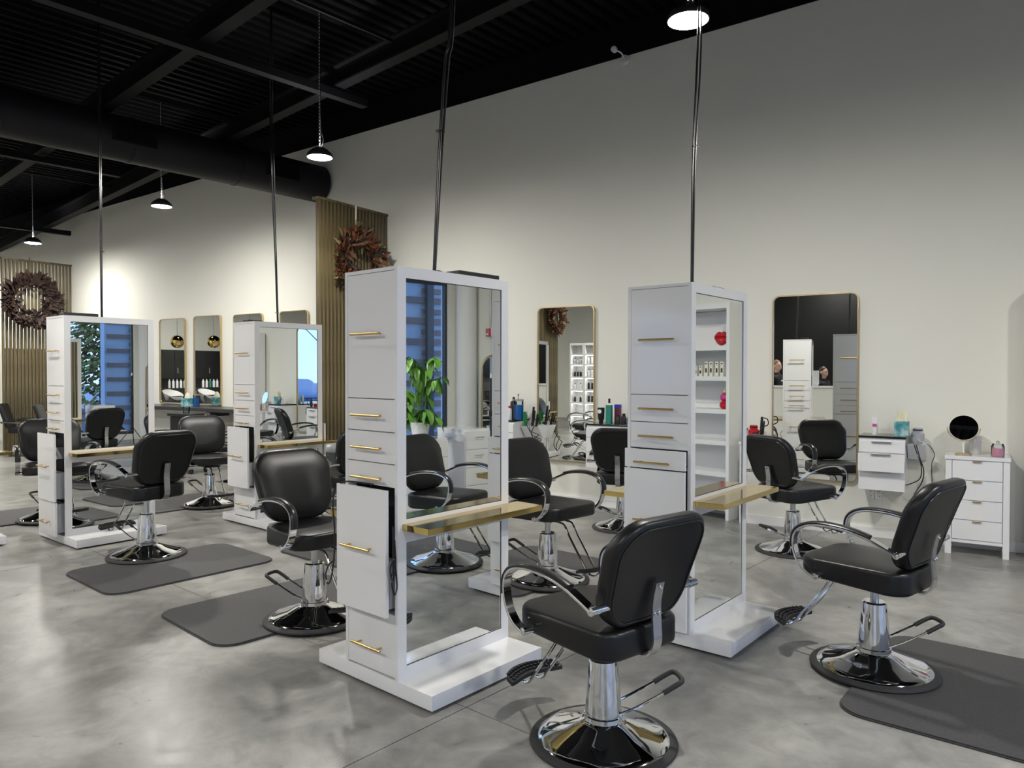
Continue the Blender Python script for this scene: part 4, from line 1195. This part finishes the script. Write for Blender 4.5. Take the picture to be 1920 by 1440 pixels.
# far shampoo station (seen in the far mirrors)
cb_ = thing('shampoo_cabinet', 'black wall of cabinets behind the wash basins', 'cabinet', (-18.95, 2.6, 0))
obj('lower_body', box(B(), -.5, 0, -3.0, 3.0, 0, 1.04), counter_m, cb_); obj('upper_body', box(B(), -.5, -.22, -3.0, 3.0, 1.041, 1.30), counter_m, cb_)
for k in range(6):
    d_ = obj('cupboard_door', box(B(), -.5, .0, -3.0 + k, -2.01 + k, 1.301, 2.10), MATS['black_glass_top'], cb_)
    obj('handle', box(B(), .001, .02, -2.1 + k, -2.08 + k, 1.45, 1.6), steel, d_)
for k in range(22):
    bottle((-18.86 - .0, -.2 + k * .115 + (.25 if k > 10 else 0) + (.35 if k > 15 else 0), 1.0405), .034, .23, teal_m if k % 9 == 4 else white_pl, white_pl, 'shampoo bottle on the black ledge behind the basins', .35, .03, 'shampoo bottles')
def wash(x, y, label):
    t = thing('wash_basin', label, 'basin', (x, y, 0), 0, 'shampoo basins')
    bm = B(); n = 24; rings = []
    for r, z in ((.10, .62), (.17, .70), (.235, .86), (.25, .92), (.235, .92), (.20, .84), (.10, .74)):
        rings.append([bm.verts.new((r * 1.15 * math.cos(2 * PI * i / n), r * math.sin(2 * PI * i / n), z + (.10 * (-math.cos(2 * PI * i / n)) if z > .8 else 0))) for i in range(n)])
    for p, q in zip(rings, rings[1:]):
        for i in range(n): bm.faces.new((p[i], p[(i + 1) % n], q[(i + 1) % n], q[i]))
    bm.faces.new(rings[0][::-1]); bm.faces.new(rings[-1]); bmesh.ops.recalc_face_normals(bm, faces=bm.faces)
    obj('basin', bm, ceramic, t, True)
    obj('pedestal', box(B(), -.15, .12, -.14, .14, 0, .62, .02), counter_m, t)
    obj('seat', deform(pad(.30, .27, .08, .14, .04), lambda a, b, c: (a + .62, b, c + .36)), vinyl, t, True)
    obj('backrest', deform(pad(.27, .27, .08, .12, .04), lambda a, b, c: (.22 + b * .45 - c * .4 + .08, a, .62 - b * .75 + c * .3)), vinyl, t, True)
    for sg in (-1, 1): obj('armrest', box(B(), .25, .80, sg * .33 - .05, sg * .33 + .05, .55, .62, .02), vinyl, t, True)
    obj('chair_base', box(B(), .35, .9, -.2, .2, .0, .36, .02), counter_m, t)
    return t
for k in range(4): wash(-18.25, 1.0 + 1.05 * k, ['white wash basin with black chair nearest the room, seen in a far mirror', 'second white wash basin seen in a far mirror', 'third white wash basin seen in a far mirror', 'fourth white wash basin, nearest the cream wall'][k])
for k, (y, x) in enumerate(((1.3, -17.4), (2.45, -17.4), (3.0, -18.2))):
    t = thing('globe_pendant', ['gold mirrored globe lamp over the first basin', 'gold mirrored globe lamp over the second basin', 'gold mirrored globe lamp near the black cupboards'][k], 'lamp', (x, y, 2.30))
    bm = B(); bmesh.ops.create_uvsphere(bm, u_segments=24, v_segments=14, radius=.17); obj('globe', bm, foil_m, t, 'all')
    obj('cord', tube(B(), [(0, 0, .17), (0, 0, roofz(x) - 2.3)], .004, 6), cable_m, t)

# ------------------------------------------------------------------ two people behind the half wall
def skin_body(chains, m, parent, name, sub=2):
    me = bpy.data.meshes.new(name); vs = []; es = []; rad = []
    idx = {}
    for ch in chains:
        prev = None
        for key, p, r in ch:
            if key not in idx:
                idx[key] = len(vs); vs.append(p); rad.append(r)
            if prev is not None: es.append((prev, idx[key]))
            prev = idx[key]
    me.from_pydata(vs, es, [])
    o = bpy.data.objects.new(name, me); COL.objects.link(o); o.parent = parent
    md = o.modifiers.new('skin', 'SKIN'); md.use_smooth_shade = True
    for i, r in enumerate(rad): me.skin_vertices[0].data[i].radius = r
    me.skin_vertices[0].data[0].use_root = True
    sb = o.modifiers.new('sub', 'SUBSURF'); sb.levels = sub; sb.render_levels = sub
    me.materials.append(m)
    return o
def person(x, y, rot, h, hairm, label, pony=False):
    k = h / 1.72
    root = thing('person', label, 'person', (x, y, 0), rot)
    T = lambda a, b, c: (a * k, b * k, c * k)
    ch = [[('pel', T(0, 0, .95), (.15, .11)), ('wa', T(0, 0, 1.10), (.125, .10)), ('che', T(0, 0, 1.30), (.155, .11)), ('ut', T(0, 0, 1.42), (.10, .08)), ('nk', T(.005, 0, 1.49), (.055, .055))]]
    for s in (-1, 1):
        ch.append([('che', 0, 0), ('sh%d' % s, T(0, s * .175, 1.38), (.062, .062)), ('el%d' % s, T(-.02, s * .24, 1.10), (.045, .045)), ('wr%d' % s, T(.14, s * .20, .92), (.032, .032))])
        ch.append([('pel', 0, 0), ('hip%d' % s, T(0, s * .09, .86), (.09, .09)), ('kn%d' % s, T(.01, s * .10, .48), (.058, .058)), ('an%d' % s, T(-.01, s * .10, .09), (.042, .042)), ('to%d' % s, T(.13, s * .11, .035), (.035, .03))])
    skin_body(ch, cloth_b, root, 'clothed_body')
    hd = B(); bmesh.ops.create_uvsphere(hd, u_segments=28, v_segments=20, radius=1)
    def hf(a, b, c):
        z = c * .118; w = .074 * (1 - .20 * max(0, -c)); d = .094
        xx = a * d + (.008 if a > 0 and c < -.3 else 0)
        if a > .5: xx -= .006 * math.exp(-((c - .05) / .12) ** 2) * (1 if abs(b) > .25 else 0)
        if a > .8 and abs(b) < .18: xx += .020 * max(0, 1 - abs(c + .13) / .2) * (1 - abs(b) / .18)
        if a > .75 and abs(b) < .4: xx += .006 * max(0, 1 - abs(c + .50) / .12)
        return (xx * k, b * w * k, (1.60 + z) * k)
    deform(hd, hf)
    tube(hd, [T(0, 0, 1.44), T(.005, 0, 1.54)], .048 * k, 14)
    for s in (-1, 1):
        lathe(hd, [(.004, s * .001), (.022, s * .006), (.026, s * .014), (.012, s * .018)], 12, T(-.005, s * .068, 1.60), ax='Y')
    head = obj('head', hd, skin_m, root, 'all')
    eb = B()
    for s in (-1, 1): lathe(eb, [(.001, .0), (.011, -.002), (.012, -.008)], 12, T(.086, s * .030, 1.607), ax='X')
    obj('eye', eb, eye_m, head)
    obj('mouth', tube(B(), [T(.083, -.022, 1.541), T(.093, 0, 1.542), T(.083, .022, 1.541)], .005, 8), lip_m, head, True)
    hr = B(); bmesh.ops.create_uvsphere(hr, u_segments=28, v_segments=20, radius=1)
    def hh(a, b, c):
        z = c * .126; xx = a * .104 - .012
        if a > -.1 and c < .62: xx = min(xx, -.008 + max(0, c) * .10)
        if c < -.2: z = -.2 * .126 + (c + .2) * (.10 if pony else .17)
        return (xx * k, b * .082 * k, (1.612 + z) * k)
    deform(hr, hh)
    obj('hair', hr, hairm, root, 'all')
    if pony:
        obj('ponytail', tube(B(), cat([T(-.10, 0, 1.66), T(-.15, .01, 1.67), T(-.17, .02, 1.60), T(-.155, .03, 1.52)], 4), .035, 10, rfn=lambda q: 1.15 - .7 * q), hairm, root, True)
    # hands
    for s in (-1, 1):
        cx, cy, cz = T(.17, s * .195, .90)
        hb2 = pad(.035, .040, .015, .022, .008, .001, 3)
        deform(hb2, lambda a, b, c: (cx + a, cy + b * .9, cz + c - .011))
        for f in range(4):
            yy = cy + (-.027 + .018 * f); L = (.055, .066, .062, .048)[f]
            tube(hb2, [(cx + .03, yy, cz), (cx + .03 + L * .5, yy, cz - .004), (cx + .03 + L * .9, yy, cz - .022)], .0075, 7)
        tube(hb2, [(cx - .01, cy - s * .03, cz), (cx + .015, cy - s * .055, cz - .004), (cx + .04, cy - s * .062, cz - .012)], .009, 7)
        obj('hand', hb2, skin_m, root, True)
    return root
person(-3.62, -1.15, R(22), 1.74, hair_b, 'person with blonde ponytail in a black jacket, standing behind the half wall', True)
person(-2.74, -1.32, R(22), 1.60, hair_d, 'person with dark hair in black, behind the half wall beside a screen')
em = obj('jacket_emblem', box(B(), 0, .003, -.03, .03, -.03, .03), white_pl, None); em.location = (.098, -.03, 1.30)
em.parent = [o for o in bpy.data.objects if o.name == 'person'][0]
mn = thing('computer_monitor', 'white backed screen on the reception half wall', 'monitor', (-2.78, -.66, 1.2255))
obj('panel', box(B(), -.07, .07, -.02, .02, .03, .30, .01), white_pl, mn); obj('foot', box(B(), -.05, .05, -.05, .05, 0, .03, .005), white_pl, mn)

# ------------------------------------------------------------------ outside
g = struct(obj('ground_outside', box(B(), -60, 90, -70, 70, -.45, -.25), snow_m), 'snowy ground outside the windows')
tag_ = struct(obj('parking_lot', box(B(), 9, 24, -40, 40, -.249, -.20), asphalt), 'asphalt parking lot outside')
cl = thing('clad_pier', 'blue shaded outdoor wall with brown horizontal boards outside the window', 'wall pier', (4.75, 7.3, -.25))
obj('panel', box(B(), 0, .3, -.55, 2.2, 0, 5.0), clad_m, cl)
for k in range(22):
    z = .2 + k * .165
    obj('board', box(B(), -.05, -.001, (-.02 if k % 2 else -.50), .55, z, z + (.075 if k % 2 else .095)), board_m, cl)
obj('post', box(B(), -.12, -.051, .02, .14, 0, 3.7), frame_dk, cl)
def car(x, y, rot, m, label):
    t = thing('car', label, 'car', (x, y, -.2), rot)
    prof = [(-2.2, .35), (-2.25, .75), (-2.0, .95), (-1.5, 1.02), (-.9, 1.42), (.7, 1.45), (1.35, 1.02), (2.05, .88), (2.25, .6), (2.2, .3)]
    bm = B(); a = [bm.verts.new((px, -.85, pz)) for px, pz in prof]; b = [bm.verts.new((px, .85, pz)) for px, pz in prof]
    n = len(prof)
    for i in range(n): bm.faces.new((a[i], b[i], b[(i + 1) % n], a[(i + 1) % n]))
    bm.faces.new(a[::-1]); bm.faces.new(b)
    for v_ in bm.verts:
        if v_.co.z > 1.2: v_.co.y *= .78
    bmesh.ops.recalc_face_normals(bm, faces=bm.faces)
    es = list(bm.edges); bmesh.ops.bevel(bm, geom=es, offset=.06, segments=2, affect='EDGES')
    obj('body', bm, m, t, True)
    for sx in (-1.4, 1.4):
        for sy in (-1, 1): obj('wheel', lathe(B(), [(.2, -.1), (.33, -.09), (.33, .09), (.2, .1)], 20, (sx, sy * .78, .33), ax='Y'), rubber, t, True)
    for sy in (-1, 1):
        w_ = B(); vs = [w_.verts.new(p) for p in ((-1.25, sy * .835, 1.04), (1.15, sy * .835, 1.04), (.65, sy * .74, 1.36), (-.82, sy * .74, 1.36))]
        w_.faces.new(vs); obj('side_window', w_, plastic, t)
    return t
car(13.5, 1.0, R(10), carblue, 'blue car parked outside the window')
car(13.2, 4.6, R(10), mat('dark_car_paint', (.03, .03, .035), .25, coat=.7), 'dark car parked beside the blue car outside')
car(14.0, -3.0, R(8), mat('red_car_paint', (.25, .02, .02), .25, coat=.7), 'red car parked outside the window')
rnd = random.Random(21)
def tree(x, y, h, fol, label):
    t = thing('tree', label, 'tree', (x, y, -.25), 0, 'trees outside the windows')
    trunk = B(); tube(trunk, cat([(0, 0, 0), (.05, .05, h * .4), (-.05, 0, h * .8), (0, .05, h)], 4), .16, 8, rfn=lambda q: 1 - .8 * q)
    for k in range(16 if not fol else 4):
        z = h * rnd.uniform(.25, .95); a = rnd.uniform(0, 6.28); l = (h - z) * .45 + .4
        tube(trunk, [(0, 0, z), (l * .5 * math.cos(a), l * .5 * math.sin(a), z + l * .4), (l * math.cos(a), l * math.sin(a), z + l * .9)], .05, 5, rfn=lambda q: 1 - .7 * q)
    obj('trunk', trunk, trunk_m, t, True)
    if fol:
        fb_ = B()
        for k in range(6000):
            z = h * (rnd.random() ** .8) ; rr = (1 - z / h) * h * .28 * math.sqrt(rnd.random()) + .1; a = rnd.uniform(0, 6.28)
            p = Vector((rr * math.cos(a), rr * math.sin(a), z + .4)); d = Vector((math.cos(a), math.sin(a), -.3)) * .26; s = Vector((-math.sin(a), math.cos(a), rnd.uniform(-.4, .4))) * .09
            fb_.faces.new([fb_.verts.new(p - s), fb_.verts.new(p + d), fb_.verts.new(p + s), fb_.verts.new(p - d * .2 + Vector((0, 0, .08)))])
        o = obj('foliage', fb_, conifer, t); o['kind'] = 'stuff'
for k in range(9): tree(26.5 + rnd.uniform(-.5, .5), -26 + 5.6 * k, rnd.uniform(8, 12), False, 'bare tree beyond the parking lot')
for k, (x, y) in enumerate(((19.5, 4.5), (20, 11), (31, 16.5), (31, 23))): tree(x, y, 9, True, ['green conifer nearest the parked cars outside', 'green conifer right of the parking lot', 'distant green conifer behind the outdoor wall', 'farthest green conifer outside'][k])
